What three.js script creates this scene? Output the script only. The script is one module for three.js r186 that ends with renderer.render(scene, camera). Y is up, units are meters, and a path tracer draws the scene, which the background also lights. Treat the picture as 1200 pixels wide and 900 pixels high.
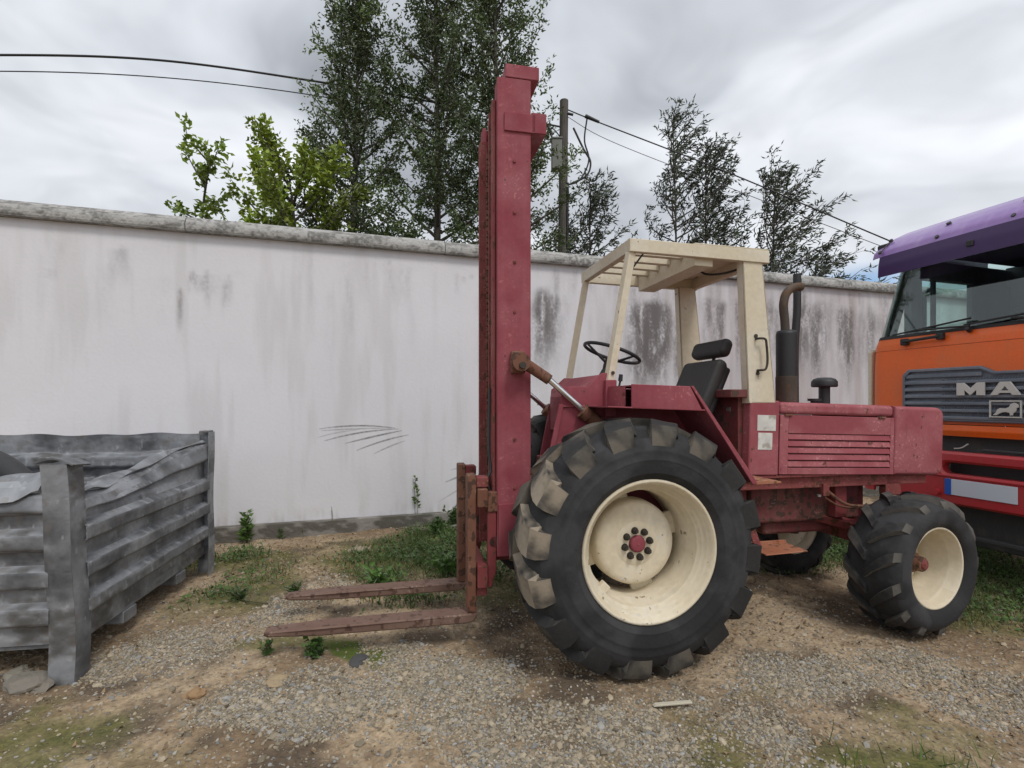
import * as THREE from 'three';
import { mergeGeometries, mergeVertices, toCreasedNormals } from 'three/addons/utils/BufferGeometryUtils.js';
import { RoundedBoxGeometry } from 'three/addons/geometries/RoundedBoxGeometry.js';

// ---------------------------------------------------------------- noise
function rngOf(seed) { let a = seed >>> 0; return () => { a = (a + 0x6D2B79F5) | 0; let t = Math.imul(a ^ (a >>> 15), 1 | a); t = (t + Math.imul(t ^ (t >>> 7), 61 | t)) ^ t; return ((t ^ (t >>> 14)) >>> 0) / 4294967296; }; }
const rng = rngOf(20240611);
const rr = (a, b) => a + (b - a) * rng();
function h2(x, y, s) { let h = Math.imul(x, 374761393) + Math.imul(y, 668265263) + Math.imul(s, 974634777); h = Math.imul(h ^ (h >>> 13), 1274126177); return ((h ^ (h >>> 16)) >>> 0) / 4294967296; }
function vn(x, y, s = 0, p = 0) {
  const xi = Math.floor(x), yi = Math.floor(y); let fx = x - xi, fy = y - yi;
  fx = fx * fx * (3 - 2 * fx); fy = fy * fy * (3 - 2 * fy);
  let x0 = xi, x1 = xi + 1, y0 = yi, y1 = yi + 1;
  if (p) { x0 = ((x0 % p) + p) % p; x1 = ((x1 % p) + p) % p; y0 = ((y0 % p) + p) % p; y1 = ((y1 % p) + p) % p; }
  const a = h2(x0, y0, s), b = h2(x1, y0, s), c = h2(x0, y1, s), d = h2(x1, y1, s);
  return a + (b - a) * fx + (c - a) * fy + (a - b - c + d) * fx * fy;
}
function fbm(x, y, oct = 4, s = 0, p = 0) { let v = 0, a = .5, n = 0; for (let i = 0; i < oct; i++) { v += a * vn(x, y, s + i * 17, p); n += a; a *= .5; x *= 2; y *= 2; p *= 2; } return v / n; }
const clamp = (x, a = 0, b = 1) => Math.min(b, Math.max(a, x));
const sst = (a, b, x) => { const t = clamp((x - a) / (b - a)); return t * t * (3 - 2 * t); };
const mix = (a, b, t) => a + (b - a) * t;
const mix3 = (a, b, t) => [a[0] + (b[0] - a[0]) * t, a[1] + (b[1] - a[1]) * t, a[2] + (b[2] - a[2]) * t];
const enc = (v) => { v = clamp(v); return Math.round(255 * (v <= .0031308 ? v * 12.92 : 1.055 * Math.pow(v, 1 / 2.4) - .055)); };
function tex(w, h, fn, color = true, wrap = THREE.RepeatWrapping) {
  const d = new Uint8Array(w * h * 4);
  for (let j = 0; j < h; j++) for (let i = 0; i < w; i++) {
    const c = fn((i + .5) / w, (j + .5) / h), k = (j * w + i) * 4;
    if (color) { d[k] = enc(c[0]); d[k + 1] = enc(c[1]); d[k + 2] = enc(c[2]); } else { d[k] = d[k + 1] = d[k + 2] = Math.round(255 * clamp(c)); }
    d[k + 3] = 255;
  }
  const t = new THREE.DataTexture(d, w, h); t.wrapS = t.wrapT = wrap; t.magFilter = t.minFilter = THREE.LinearFilter;
  if (color) t.colorSpace = THREE.SRGBColorSpace; t.needsUpdate = true; return t;
}
const rep = (t, sx, sy = sx) => { t.repeat.set(1 / sx, 1 / sy); return t; };

// ---------------------------------------------------------------- camera, sky, sun, exposure
const scene = new THREE.Scene();
const renderer = new THREE.WebGLRenderer({ antialias: true });
renderer.toneMapping = THREE.LinearToneMapping;
renderer.toneMappingExposure = 1.02;
renderer.shadowMap.enabled = true;
const EYE = 1.52;
const camera = new THREE.PerspectiveCamera(73.74, 4 / 3, .05, 2000);
camera.position.set(0, EYE, 0);
camera.setViewOffset(1200, 900, 0, -20, 1200, 900);
camera.lookAt(0, EYE, -10);
// world point D metres in front of the camera plane, X to the right
const at = (X, y, D) => new THREE.Vector3(X, y, -D);
const ray = (u, v, D) => at((u - 600) * D / 600, EYE - (v - 470) * D / 600, D);
{
  const W = 2048, H = 1024, d = new Float32Array(W * H * 4);
  for (let j = 0; j < H; j++) {
    const el = ((j + .5) / H - .5) * Math.PI, se = Math.sin(el);
    for (let i = 0; i < W; i++) {
      const az = ((i + .5) / W) * Math.PI * 2, k = (j * W + i) * 4;
      let c;
      if (se > -.02) {
        const s = Math.max(se, 0) + .2, px = Math.cos(el) * Math.cos(az) / s, pz = Math.cos(el) * Math.sin(az) / s;
        const wx = fbm(px * 1.3 + 7, pz * 1.3 + 3, 4, 5) - .5, wz = fbm(px * 1.3 + 31, pz * 1.3 + 9, 4, 6) - .5;
        const n = fbm(px * .9 + wx * 1.1 + 11, pz * .9 + wz * 1.1 + 21, 6, 1), m = fbm(px * 2.6 + wx * 2 + 5, pz * 2.6 + wz * 2 + 40, 6, 2);
        const base = .76 + .22 * se;
        let b = base * (.50 + .62 * sst(.26, .70, n) + .62 * (m - .5) + .22 * (fbm(px * 7 + wx * 3, pz * 7 + wz * 3, 4, 12) - .5));
        const t = sst(.35, .7, n * .75 + m * .25);
        c = [b * mix(.90, .97, t), b * mix(.96, .995, t), b * mix(1.06, 1.04, t)];
        const hole = sst(.70, .78, fbm(px * .55 + wx * .6 + 71, pz * .55 + wz * .6 + 90, 5, 9));
        const gap = Math.exp(-Math.pow((az - 2.165) / .085, 2) - Math.pow((el - .185) / .03, 2)) * sst(.30, .55, m);
        c = mix3(c, [.20, .42, .74], Math.max(hole, gap) * .85);
      } else c = [.16, .15, .12];
      d[k] = c[0]; d[k + 1] = c[1]; d[k + 2] = c[2]; d[k + 3] = 1;
    }
  }
  const sky = new THREE.DataTexture(d, W, H, THREE.RGBAFormat, THREE.FloatType);
  sky.mapping = THREE.EquirectangularReflectionMapping; sky.magFilter = sky.minFilter = THREE.LinearFilter; sky.needsUpdate = true;
  scene.background = sky; scene.environment = sky;
}
const sun = new THREE.DirectionalLight(0xfff9f2, 1.3);
sun.position.set(5, 14, 5); sun.target.position.set(0, 0, -4); scene.add(sun, sun.target);
sun.castShadow = true; sun.shadow.radius = 28; sun.shadow.mapSize.set(2048, 2048);
Object.assign(sun.shadow.camera, { left: -12, right: 12, top: 12, bottom: -12, near: .5, far: 50 });

// ---------------------------------------------------------------- naming and mesh helpers
const taken = new Map();
function numbered(n) { const k = taken.get(n) ?? 0; taken.set(n, k + 1); return k ? n + '_' + String(k).padStart(3, '0') : n; }
function tag(o, label, category, group, kind) { if (label) o.userData.label = label; if (category) o.userData.category = category; if (group) o.userData.group = group; if (kind) o.userData.kind = kind; return o; }
function thing(name, label, category, pos = [0, 0, 0], turn = 0, group) { const o = new THREE.Group(); o.name = numbered(name); o.position.set(...pos); o.rotation.y = turn; scene.add(o); return tag(o, label, category, group); }
function boxUV(g) {
  if (g.index) g = g.toNonIndexed();
  if (!g.attributes.normal) g.computeVertexNormals();
  const p = g.attributes.position, uv = new Float32Array(p.count * 2), ou = rng() * 3, ov = rng() * 3;
  const a = new THREE.Vector3(), b = new THREE.Vector3(), c = new THREE.Vector3();
  for (let i = 0; i < p.count; i += 3) {
    a.fromBufferAttribute(p, i); b.fromBufferAttribute(p, i + 1).sub(a); c.fromBufferAttribute(p, i + 2).sub(a); b.cross(c);
    const nx = Math.abs(b.x), ny = Math.abs(b.y), nz = Math.abs(b.z);
    for (let k = 0; k < 3; k++) {
      const x = p.getX(i + k), y = p.getY(i + k), z = p.getZ(i + k);
      let U, V; if (nx >= ny && nx >= nz) { U = z; V = y; } else if (ny >= nz) { U = x; V = z; } else { U = x; V = y; }
      uv[(i + k) * 2] = U + ou; uv[(i + k) * 2 + 1] = V + ov;
    }
  }
  g.setAttribute('uv', new THREE.BufferAttribute(uv, 2));
  for (const n of Object.keys(g.attributes)) if (!['position', 'normal', 'uv', 'color'].includes(n)) g.deleteAttribute(n);
  return g;
}
function geo(gs) { gs = (Array.isArray(gs) ? gs : [gs]).map(boxUV); return gs.length > 1 ? mergeGeometries(gs) : gs[0]; }
function part(parent, name, gs, mat, label) { const m = new THREE.Mesh(geo(gs), mat); m.name = name; m.castShadow = m.receiveShadow = true; parent.add(m); if (label) m.userData.label = label; return m; }
function solo(name, gs, mat, label, category, group, kind) { const m = part(scene, numbered(name), gs, mat); return tag(m, label, category, group, kind); }
function rb(x0, x1, y0, y1, z0, z1, r = .006, seg = 1) { const w = Math.abs(x1 - x0), h = Math.abs(y1 - y0), d = Math.abs(z1 - z0); const g = new RoundedBoxGeometry(w, h, d, seg, Math.min(r, w / 2.2, h / 2.2, d / 2.2)); g.translate((x0 + x1) / 2, (y0 + y1) / 2, (z0 + z1) / 2); return g; }
function cyl(r0, r1, h, seg = 24) { return new THREE.CylinderGeometry(r1, r0, h, seg); }
function rod(p, q, r0, r1 = r0, seg = 10) { const a = new THREE.Vector3(...(p.toArray ? p.toArray() : p)), b = new THREE.Vector3(...(q.toArray ? q.toArray() : q)); const g = cyl(r0, r1, a.distanceTo(b), seg); g.applyQuaternion(new THREE.Quaternion().setFromUnitVectors(new THREE.Vector3(0, 1, 0), b.clone().sub(a).normalize())); g.translate((a.x + b.x) / 2, (a.y + b.y) / 2, (a.z + b.z) / 2); return g; }
// square bar between two points
function bar(p, q, w, d, r = .005) { const a = new THREE.Vector3(...p), b = new THREE.Vector3(...q), L = a.distanceTo(b); const g = new RoundedBoxGeometry(w, L, d, 1, r); g.applyQuaternion(new THREE.Quaternion().setFromUnitVectors(new THREE.Vector3(0, 1, 0), b.clone().sub(a).normalize())); g.translate((a.x + b.x) / 2, (a.y + b.y) / 2, (a.z + b.z) / 2); return g; }
function tube(pts, r, seg = 24, rs = 8) { return new THREE.TubeGeometry(new THREE.CatmullRomCurve3(pts.map(p => p.isVector3 ? p : new THREE.Vector3(...p))), seg, r, rs, false); }
// polygon in x,y extruded from z1 (far) to z0 (near)
function plate(pts, z0, z1, bev = .004, holes = []) {
  const s = new THREE.Shape(pts.map(p => new THREE.Vector2(p[0], p[1])));
  for (const h of holes) s.holes.push(new THREE.Path(h.map(p => new THREE.Vector2(p[0], p[1]))));
  const d = Math.abs(z1 - z0), b = Math.min(bev, d / 3);
  const g = new THREE.ExtrudeGeometry(s, { depth: d - 2 * b, bevelEnabled: b > 0, bevelThickness: b, bevelSize: b, bevelOffset: -b, bevelSegments: 1, steps: 1, curveSegments: 12 });
  g.translate(0, 0, Math.min(z0, z1) + b); return g;
}
// closed sheet of thickness th over a function of u, v in 0..1 giving a Vector3
function sheet(fn, nu, nv, th, crease = .7) {
  const P = [], N = [], e = 1e-3, pos = [], idx = [];
  for (let j = 0; j <= nv; j++) for (let i = 0; i <= nu; i++) {
    const u = i / nu, v = j / nv, p = fn(u, v);
    const a = fn(Math.min(1, u + e), v).sub(fn(Math.max(0, u - e), v)), b = fn(u, Math.min(1, v + e)).sub(fn(u, Math.max(0, v - e)));
    P.push(p); N.push(a.cross(b).normalize());
  }
  const n = P.length;
  for (let s = 0; s < 2; s++) for (let k = 0; k < n; k++) { const q = P[k].clone().addScaledVector(N[k], s ? -th : 0); pos.push(q.x, q.y, q.z); }
  const id = (i, j, s) => s * n + j * (nu + 1) + i;
  for (let j = 0; j < nv; j++) for (let i = 0; i < nu; i++) {
    let a = id(i, j, 0), b = id(i + 1, j, 0), c = id(i + 1, j + 1, 0), d = id(i, j + 1, 0); idx.push(a, b, c, a, c, d);
    a += n; b += n; c += n; d += n; idx.push(a, c, b, a, d, c);
  }
  const rim = (a, b) => idx.push(a, a + n, b + n, a, b + n, b);
  for (let i = 0; i < nu; i++) { rim(id(i, 0, 0), id(i + 1, 0, 0)); rim(id(i + 1, nv, 0), id(i, nv, 0)); }
  for (let j = 0; j < nv; j++) { rim(id(0, j + 1, 0), id(0, j, 0)); rim(id(nu, j, 0), id(nu, j + 1, 0)); }
  const g = new THREE.BufferGeometry(); g.setAttribute('position', new THREE.Float32BufferAttribute(pos, 3)); g.setIndex(idx);
  return toCreasedNormals(g, crease);
}
function rotz(g, a, x, y) { g.translate(-x, -y, 0); g.rotateZ(a); g.translate(x, y, 0); return g; }

// ---------------------------------------------------------------- materials
const std = (o) => new THREE.MeshStandardMaterial(o);
const phys = (o) => new THREE.MeshPhysicalMaterial(o);
const bumpFine = rep(tex(256, 256, (u, v) => fbm(u * 16, v * 16, 4, 3, 16), false), .4);
function paint(base, fade, chip, chipAmt, seed, o = {}) {
  const t = tex(512, 512, (u, v) => {
    const n = fbm(u * 4, v * 4, 5, seed, 4), st = fbm(u * 24, v * 3, 3, seed + 50, 3), f = fbm(u * 48, v * 48, 3, seed + 90, 48);
    let c = mix3(base, fade, clamp(sst(.3, .75, n) * .65 + sst(.5, .8, st) * .14));
    c = c.map(x => x * (.92 + .16 * f));
    const ch = sst(chipAmt, chipAmt + .04, fbm(u * 34, v * 26, 4, seed + 120, 0 ? 1 : 34) * .72 + n * .28), stain = sst(chipAmt - .14, chipAmt + .08, fbm(u * 26, v * 5, 5, seed + 140, 0) * .6 + n * .4);
    c = mix3(c, mix3(chip, base, .45), stain * .35 * clamp(8 * u * (1 - u)) * clamp(8 * v * (1 - v)));
    c = mix3(c, mix3(chip, chip.map(x => x * .5), f), ch * .85);
    const sp = sst(.80, .86, vn(u * 90, v * 90, seed + 7, 90)) * sst(.45, .65, n);
    return mix3(c, fade.map(x => Math.min(.6, x * 1.5 + .05)), sp * .5);
  });
  const rt = tex(256, 256, (u, v) => .55 + .45 * fbm(u * 8, v * 8, 4, seed + 30, 8), false);
  return std({ map: rep(t, 1.1), roughness: 1, roughnessMap: rep(rt, .8), bumpMap: bumpFine, bumpScale: .0012, ...o });
}
const RUST = [.11, .045, .02];
const M = {};
M.red = paint([.235, .042, .058], [.34, .10, .115], RUST, .72, 1);
M.redHood = paint([.27, .058, .072], [.40, .145, .155], RUST, .70, 10);
M.redOld = paint([.20, .035, .038], [.24, .075, .065], RUST, .60, 2);
M.rust = paint([.16, .062, .035], [.21, .105, .065], [.07, .035, .022], .55, 3, {});
M.forkSteel = paint([.15, .085, .062], [.22, .145, .11], [.10, .05, .033], .58, 4);
M.cream = paint([.62, .55, .41], [.70, .65, .53], [.17, .10, .05], .76, 5);
M.creamRim = paint([.64, .56, .41], [.74, .68, .55], [.28, .20, .12], .70, 6);
M.orangeRust = paint([.34, .12, .06], [.36, .18, .11], [.13, .06, .03], .60, 7);
M.darkRust = paint([.06, .045, .036], [.10, .075, .055], [.13, .07, .035], .56, 9);
M.oily = paint([.15, .032, .034], [.17, .075, .06], [.07, .045, .03], .54, 8);
M.galv = (() => {
  const t = tex(1024, 1024, (u, v) => {
    const n = fbm(u * 5, v * 5, 5, 21, 5), m = fbm(u * 30, v * 30, 3, 22, 30), s = fbm(u * 3, v * 14, 4, 23, 3), dk = sst(.50, .75, fbm(u * 9, v * 14, 6, 24, 0) * .6 + n * .4) * clamp(9 * u * (1 - u)) * clamp(9 * v * (1 - v));
    let k = .11 + .20 * sst(.25, .75, n) + .10 * (m - .5); let c = [k * .96, k, k * 1.06];
    c = mix3(c, [.42, .44, .47], sst(.5, .74, s) * .5); c = mix3(c, [.55, .57, .60], sst(.66, .82, fbm(u * 34, v * 20, 4, 28, 0)) * .3);
    c = mix3(c, [.075, .07, .062], dk * .85);
    return mix3(c, [.17, .13, .09], sst(.66, .76, fbm(u * 22, v * 22, 4, 27, 22)) * .3);
  });
  return std({ map: rep(t, 1.3), metalness: .3, roughness: .58, bumpMap: bumpFine, bumpScale: .002 });
})();
M.black = std({ color: new THREE.Color().setRGB(.022, .022, .024), roughness: .55, bumpMap: bumpFine, bumpScale: .001 });
M.vinyl = std({ color: new THREE.Color().setRGB(.03, .029, .028), roughness: .62, bumpMap: bumpFine, bumpScale: .002 });
M.chrome = std({ color: new THREE.Color().setRGB(.75, .75, .76), metalness: 1, roughness: .16 });
M.steel = std({ color: new THREE.Color().setRGB(.3, .29, .28), metalness: .6, roughness: .5 });
M.nut = std({ color: new THREE.Color().setRGB(.06, .05, .042), metalness: .4, roughness: .7, bumpMap: bumpFine, bumpScale: .002 });
const rubber = (dust, amt, seed, lo = .42) => std({ roughness: .88, bumpMap: bumpFine, bumpScale: .0025, map: rep(tex(512, 512, (u, v) => {
  const n = fbm(u * 5, v * 5, 5, seed, 5), f = fbm(u * 40, v * 40, 3, seed + 4, 40), k = .011 + .012 * n;
  return mix3([k, k * 1.02, k * 1.08], dust, sst(lo, lo + .3, n) * amt + (f - .5) * .12 * amt + .04);
}), .9) });
M.tyre = rubber([.075, .075, .08], .34, 31);
M.lug = rubber([.28, .235, .175], .9, 32, .33);
M.lugClean = rubber([.14, .125, .10], .5, 33);
M.lugMid = rubber([.17, .148, .115], .6, 35, .38);
M.lugSmall = rubber([.15, .138, .12], .6, 34, .36);
M.paper = std({ roughness: .9, map: rep(tex(128, 128, (u, v) => { const k = .5 + .2 * fbm(u * 6, v * 6, 4, 41, 6); return mix3([k, k, k * .93], [.26, .22, .17], sst(.5, .8, fbm(u * 5, v * 5, 4, 44, 5)) * .6); }), .2) });
// ---------------------------------------------------------------- ground
const WS = [.9537, .3007];                      // wall direction in X, D
const wallAt = (s, off = 0) => [-2.02 + WS[0] * s - WS[1] * off, 5.9 + WS[1] * s + WS[0] * off];   // off = away from the camera
const wallOff = (X, D) => -(X + 2.02) * WS[1] + (D - 5.9) * WS[0];
const wallAlong = (X, D) => (X + 2.02) * WS[0] + (D - 5.9) * WS[1];
function gh(X, D) {
  const far = sst(9, 16, Math.hypot(X, D - 3));
  let h = (fbm(X * 1.1 + 9, D * 1.1 + 4, 3, 61) - .5) * .075 + (fbm(X * 5 + 2, D * 5 + 8, 3, 62) - .5) * .028 + (fbm(X * 22, D * 22, 2, 63) - .5) * .010;
  h -= .05 * sst(1.0, 3.0, X);
  h += .02 * sst(1.3, .1, -wallOff(X, D)) * (wallOff(X, D) < .3 ? 1 : 0);
  const flat = (x, d, r) => sst(r, r * 1.9, Math.hypot(X - x, D - d));
  const k = flat(.71, 2.97, .22); h = mix(-.022, h, k);
  const k2 = flat(2.9, 3.42, .2); h = mix(-.075, h, k2);
  const k3 = flat(-2.42, 2.83, .12) * flat(-2.72, 4.5, .12); h = mix(0, h, k3);
  return h * (1 - far);
}
const BL = (X, D, list) => { let m = 0; for (const [x, d, rx, rd, a] of list) { const q = Math.hypot((X - x) / rx, (D - d) / rd); m = Math.max(m, a * sst(1.15, .35, q)); } return m; };
const MOSS = [[-2.2, 4.1, .45, .7, .9], [-2.5, 4.9, .8, .5, .9], [-1.05, 3.06, .36, .13, 1.3], [-1.4, 3.2, .5, .16, .8], [-1.1, 5.0, 1.1, .9, 1], [-.5, 5.6, .9, .7, 1], [-.2, 4.2, .7, .5, .6], [.82, 2.3, .35, .3, .8], [1.55, 2.15, .5, .28, .9], [2.0, 2.35, .35, .2, .6], [3.5, 3.7, .6, .5, .8], [4.0, 4.5, 1.0, 1.2, 1], [-2.15, 2.25, .55, .3, .9], [-1.5, 2.0, .5, .2, .5], [3.2, 5.8, 2.4, 1.2, 1], [1.2, 5.9, 1.6, .8, .9], [.4, 1.95, .7, .25, .6], [1.3, 2.75, .2, .12, .5]];
const GRAVEL = [[-1.0, 2.55, .65, .35, 1], [-.45, 2.75, .6, .4, 1], [-.7, 3.05, .35, .25, .8], [.1, 2.35, .8, .35, .8], [-1.75, 3.5, .35, .7, .7], [-1.5, 4.2, .35, .5, .45], [1.7, 2.8, .65, .3, .9], [2.3, 3.0, .5, .25, .8], [1.1, 2.5, .4, .3, .7], [-2.1, 3.1, .4, .5, .7], [2.6, 2.7, .5, .4, .6], [.9, 2.1, .6, .2, .6]];
const warp = (X, D) => [X + (fbm(X * 2.6 + 5, D * 2.6, 3, 71) - .5) * .55, D + (fbm(X * 2.6 + 50, D * 2.6 + 9, 3, 72) - .5) * .45];
const moss = (X, D) => { const [x, d] = warp(X, D); return clamp(BL(x, d, MOSS) * (.45 + 1.1 * fbm(X * 7, D * 7, 3, 73)) - .12); };
const gravelM = (X, D) => { const [x, d] = warp(X, D); return clamp(.07 + BL(x, d, GRAVEL) * (.15 + 1.5 * fbm(X * 4, D * 4, 4, 74)) - .2); };
{
  const gx = [], gd = [];
  const axis = (lo, hi, st, out, L) => { for (let x = lo; x <= hi; x += st) out.push(x); let s = st; while (out[out.length - 1] < L) { s *= 1.35; out.push(out[out.length - 1] + s); } s = st; while (out[0] > -L) { s *= 1.35; out.unshift(out[0] - s); } };
  axis(-3.6, 4.6, .024, gx, 500); axis(1.3, 7.6, .024, gd, 500);
  const nx = gx.length, nd = gd.length, pos = new Float32Array(nx * nd * 3), uv = new Float32Array(nx * nd * 2), idx = [];
  for (let j = 0; j < nd; j++) for (let i = 0; i < nx; i++) { const k = j * nx + i; pos[k * 3] = gx[i]; pos[k * 3 + 1] = gh(gx[i], gd[j]); pos[k * 3 + 2] = -gd[j]; uv[k * 2] = gx[i] + 5; uv[k * 2 + 1] = gd[j]; if (i && j) idx.push(k - nx - 1, k - nx, k, k - nx - 1, k, k - 1); }
  const g = new THREE.BufferGeometry(); g.setAttribute('position', new THREE.BufferAttribute(pos, 3)); g.setAttribute('uv', new THREE.BufferAttribute(uv, 2)); g.setIndex(idx); g.computeVertexNormals();
  const map = tex(2048, 1536, (u, v) => {
    const X = u * 12 - 5, D = v * 9;
    const n = fbm(X * 1.7, D * 1.7, 4, 81), f = fbm(X * 26, D * 26, 4, 82), gr = vn(X * 120, D * 120, 83), g2 = vn(X * 62 + 9, D * 62, 84);
    let c = mix3([.21, .145, .085], [.40, .305, .20], sst(.3, .7, n * .6 + f * .4));
    c = mix3(c, [.085, .062, .042], sst(.48, .70, fbm(X * 3.3 + 8, D * 3.3, 5, 85)) * .85);
    const gm = gravelM(X, D); c = mix3(c, [.37, .30, .21], gm * .4);
    c = c.map(x => x * (.68 + .4 * gr + .28 * g2));
    const m = moss(X, D); c = mix3(c, mix3([.060, .068, .018], [.155, .145, .040], f).map(x => x * (.7 + .6 * gr)), clamp(m * 1.05));
    c = mix3(c, [.075, .115, .012], BL(...warp(X, D), [[-1.05, 3.06, .36, .13, 1]]) * .8);
    return c;
  }, true, THREE.MirroredRepeatWrapping);
  map.repeat.set(1 / 12, 1 / 9);
  const bump = rep(tex(512, 512, (u, v) => .6 * fbm(u * 24, v * 24, 4, 91, 24) + .4 * Math.pow(vn(u * 70, v * 70, 92, 70), 3), false), .9);
  const m = new THREE.Mesh(g, std({ map, bumpMap: bump, bumpScale: .014, roughness: 1 })); m.name = 'ground'; m.receiveShadow = m.castShadow = true;
  tag(m, 'brown dirt yard with gravel and moss patches', 'ground', null, 'structure'); scene.add(m);
}
function scatter(name, label, category, g, mat, n, place, kind = 'stuff') {
  const m = new THREE.InstancedMesh(g, mat, n), d = new THREE.Object3D(), c = new THREE.Color(); let k = 0, tries = 0;
  while (k < n && tries++ < n * 40) { if (!place(d, c)) continue; d.updateMatrix(); m.setMatrixAt(k, d.matrix); m.setColorAt(k, c); k++; }
  m.count = k; m.name = name; m.castShadow = m.receiveShadow = true; tag(m, label, category, null, kind); scene.add(m); return m;
}
const pebbleGeo = (() => { const g = new THREE.IcosahedronGeometry(1, 0), p = g.attributes.position; for (let i = 0; i < p.count; i++) { const x = p.getX(i), y = p.getY(i), z = p.getZ(i), k = .62 + .75 * vn(x * 2.1 + 5, y * 2.1 + z * 2.7 + 5, 101); p.setXYZ(i, x * k, y * k * .62, z * k * .85); } g.computeVertexNormals(); return g; })();
const inView = (X, D) => D > 1.45 && Math.abs(X) < D * 1.08 + .3;
function pebblePlace(r0, r1, pow, dens, sunk) {
  return (d, c) => {
    const D = 1.4 + 5.4 * Math.pow(rng(), 1.35), X = rr(-1.1, 1.1) * D; if (!inView(X, D) || wallOff(X, D) > -.1) return false;
    const g = gravelM(X, D), m = moss(X, D); if (rng() > dens(g, m)) return false;
    const r = mix(r0, r1, Math.pow(rng(), pow)); d.position.set(X, gh(X, D) + r * sunk, -D); d.rotation.set(rr(-.5, .5), rr(0, 6.3), rr(-.5, .5)); d.scale.setScalar(r);
    const t = rng(), k = rr(.17, .44); if (t < .76) c.setRGB(k, k * .84, k * .60); else if (t < .92) c.setRGB(k * .85, k * .83, k * .77); else { const w = r > .009 ? rr(.28, .4) : rr(.42, .62); c.setRGB(w, w * .95, w * .84); }
    return true;
  };
}
const stoneMat = std({ roughness: .95, bumpMap: bumpFine, bumpScale: .001 });
scatter('gravel', 'loose grey and beige gravel strewn over the dirt yard', 'gravel', pebbleGeo, stoneMat, 95000, pebblePlace(.0024, .0125, 2.3, (g, m) => clamp(g * 1.15 + .05) * (1 - .75 * m), .15));
scatter('coarse_gravel', 'larger pale stones scattered among the gravel', 'gravel', pebbleGeo, stoneMat, 3000, pebblePlace(.009, .027, 3, (g, m) => clamp(g * .9 + .06) * (1 - .6 * m), .1));

// grass, clover and moss tufts
const bladeGeo = (() => { const g = new THREE.BufferGeometry(); g.setAttribute('position', new THREE.Float32BufferAttribute([-.5, 0, 0, .5, 0, 0, -.38, .5, .12, .38, .5, .12, 0, 1, .42], 3)); g.setIndex([0, 1, 3, 0, 3, 2, 2, 3, 4]); g.computeVertexNormals(); return g; })();
const leafMat = phys({ roughness: .75, transmission: .35, thickness: 0, side: THREE.DoubleSide });
const leafGeoOf = (w, bend) => { const g = new THREE.BufferGeometry(); g.setAttribute('position', new THREE.Float32BufferAttribute([0, 0, 0, -w, .45, bend, w, .45, bend, 0, .5, -bend * .3, 0, 1, -bend], 3)); g.setIndex([0, 3, 1, 0, 2, 3, 1, 3, 4, 3, 2, 4]); g.computeVertexNormals(); return g; };
const GRASS = [[-.85, 5.0, .75, .85, 1], [-.5, 5.6, .7, .6, 1.3], [-.35, 4.6, .5, .6, 1], [-2.7, 5.0, .35, .4, .5], [-2.3, 4.2, .25, .6, .35], [3.2, 5.8, 2.6, 1.3, 1.2], [1.2, 5.9, 1.6, .8, 1], [4.0, 4.6, 1.0, 1.2, 1], [3.6, 3.75, .5, .4, .4], [1.6, 2.1, .45, .25, .22], [-.95, 3.9, .5, .22, .9]];
scatter('grass', 'thin green grass growing along the wall and under the tractor', 'grass', bladeGeo, leafMat, 26000, (d, c) => {
  const D = rr(1.8, 7.6), X = rr(-3.6, 5); if (!inView(X, D) || wallOff(X, D) > -.06) return false; const [x, e] = warp(X, D); if (rng() > BL(x, e, GRASS) * (fbm(X * 5, D * 5, 3, 111) * 1.6 - .25)) return false;
  d.position.set(X, gh(X, D) - .004, -D); d.rotation.set(rr(-.5, .5), rr(0, 6.3), rr(-.5, .5)); const s = rr(.04, .13); d.scale.set(rr(.004, .007), s, s); const k = rr(.6, 1.35); c.setRGB(.095 * k, .150 * k, .028 * k); return true;
});
scatter('clover', 'low leafy green ground cover between the forks and the wall', 'weeds', leafGeoOf(.42, .12), leafMat, 22000, (d, c) => {
  const D = rr(3.3, 7.6), X = rr(-3.6, 5); if (!inView(X, D) || wallOff(X, D) > -.06) return false; const [x, e] = warp(X, D); if (rng() > BL(x, e, GRASS) * (fbm(X * 3.4 + 6, D * 3.4, 3, 112) * 2.2 - .65)) return false;
  d.position.set(X, gh(X, D) + rr(0, .06), -D); d.rotation.set(rr(.7, 1.5), rr(0, 6.3), 0, 'YXZ'); d.scale.setScalar(rr(.018, .042)); const k = rr(.6, 1.4); c.setRGB(.080 * k, .155 * k, .024 * k); return true;
});
scatter('dry_litter', 'dry brown leaf litter and chips at the foot of the wall', 'litter', leafGeoOf(.3, .2), std({ roughness: .9, side: THREE.DoubleSide }), 3200, (d, c) => {
  const D = rr(2.2, 6.6), X = rr(-3.4, 4); if (!inView(X, D) || wallOff(X, D) > -.08) return false; if (rng() > .12 + BL(X, D, [[-1.9, 4.9, 1.1, .8, 1], [-1.2, 4.5, .9, .7, .6], [1.5, 4.0, 1.2, 1, .3]])) return false;
  d.position.set(X, gh(X, D) + .006, -D); d.rotation.set(1.4 + rr(-.35, .35), rr(0, 6.3), 0, 'YXZ'); d.scale.setScalar(rr(.012, .04)); const k = rr(.5, 1.3); c.setRGB(.23 * k, .155 * k, .085 * k); return true;
});
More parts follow.
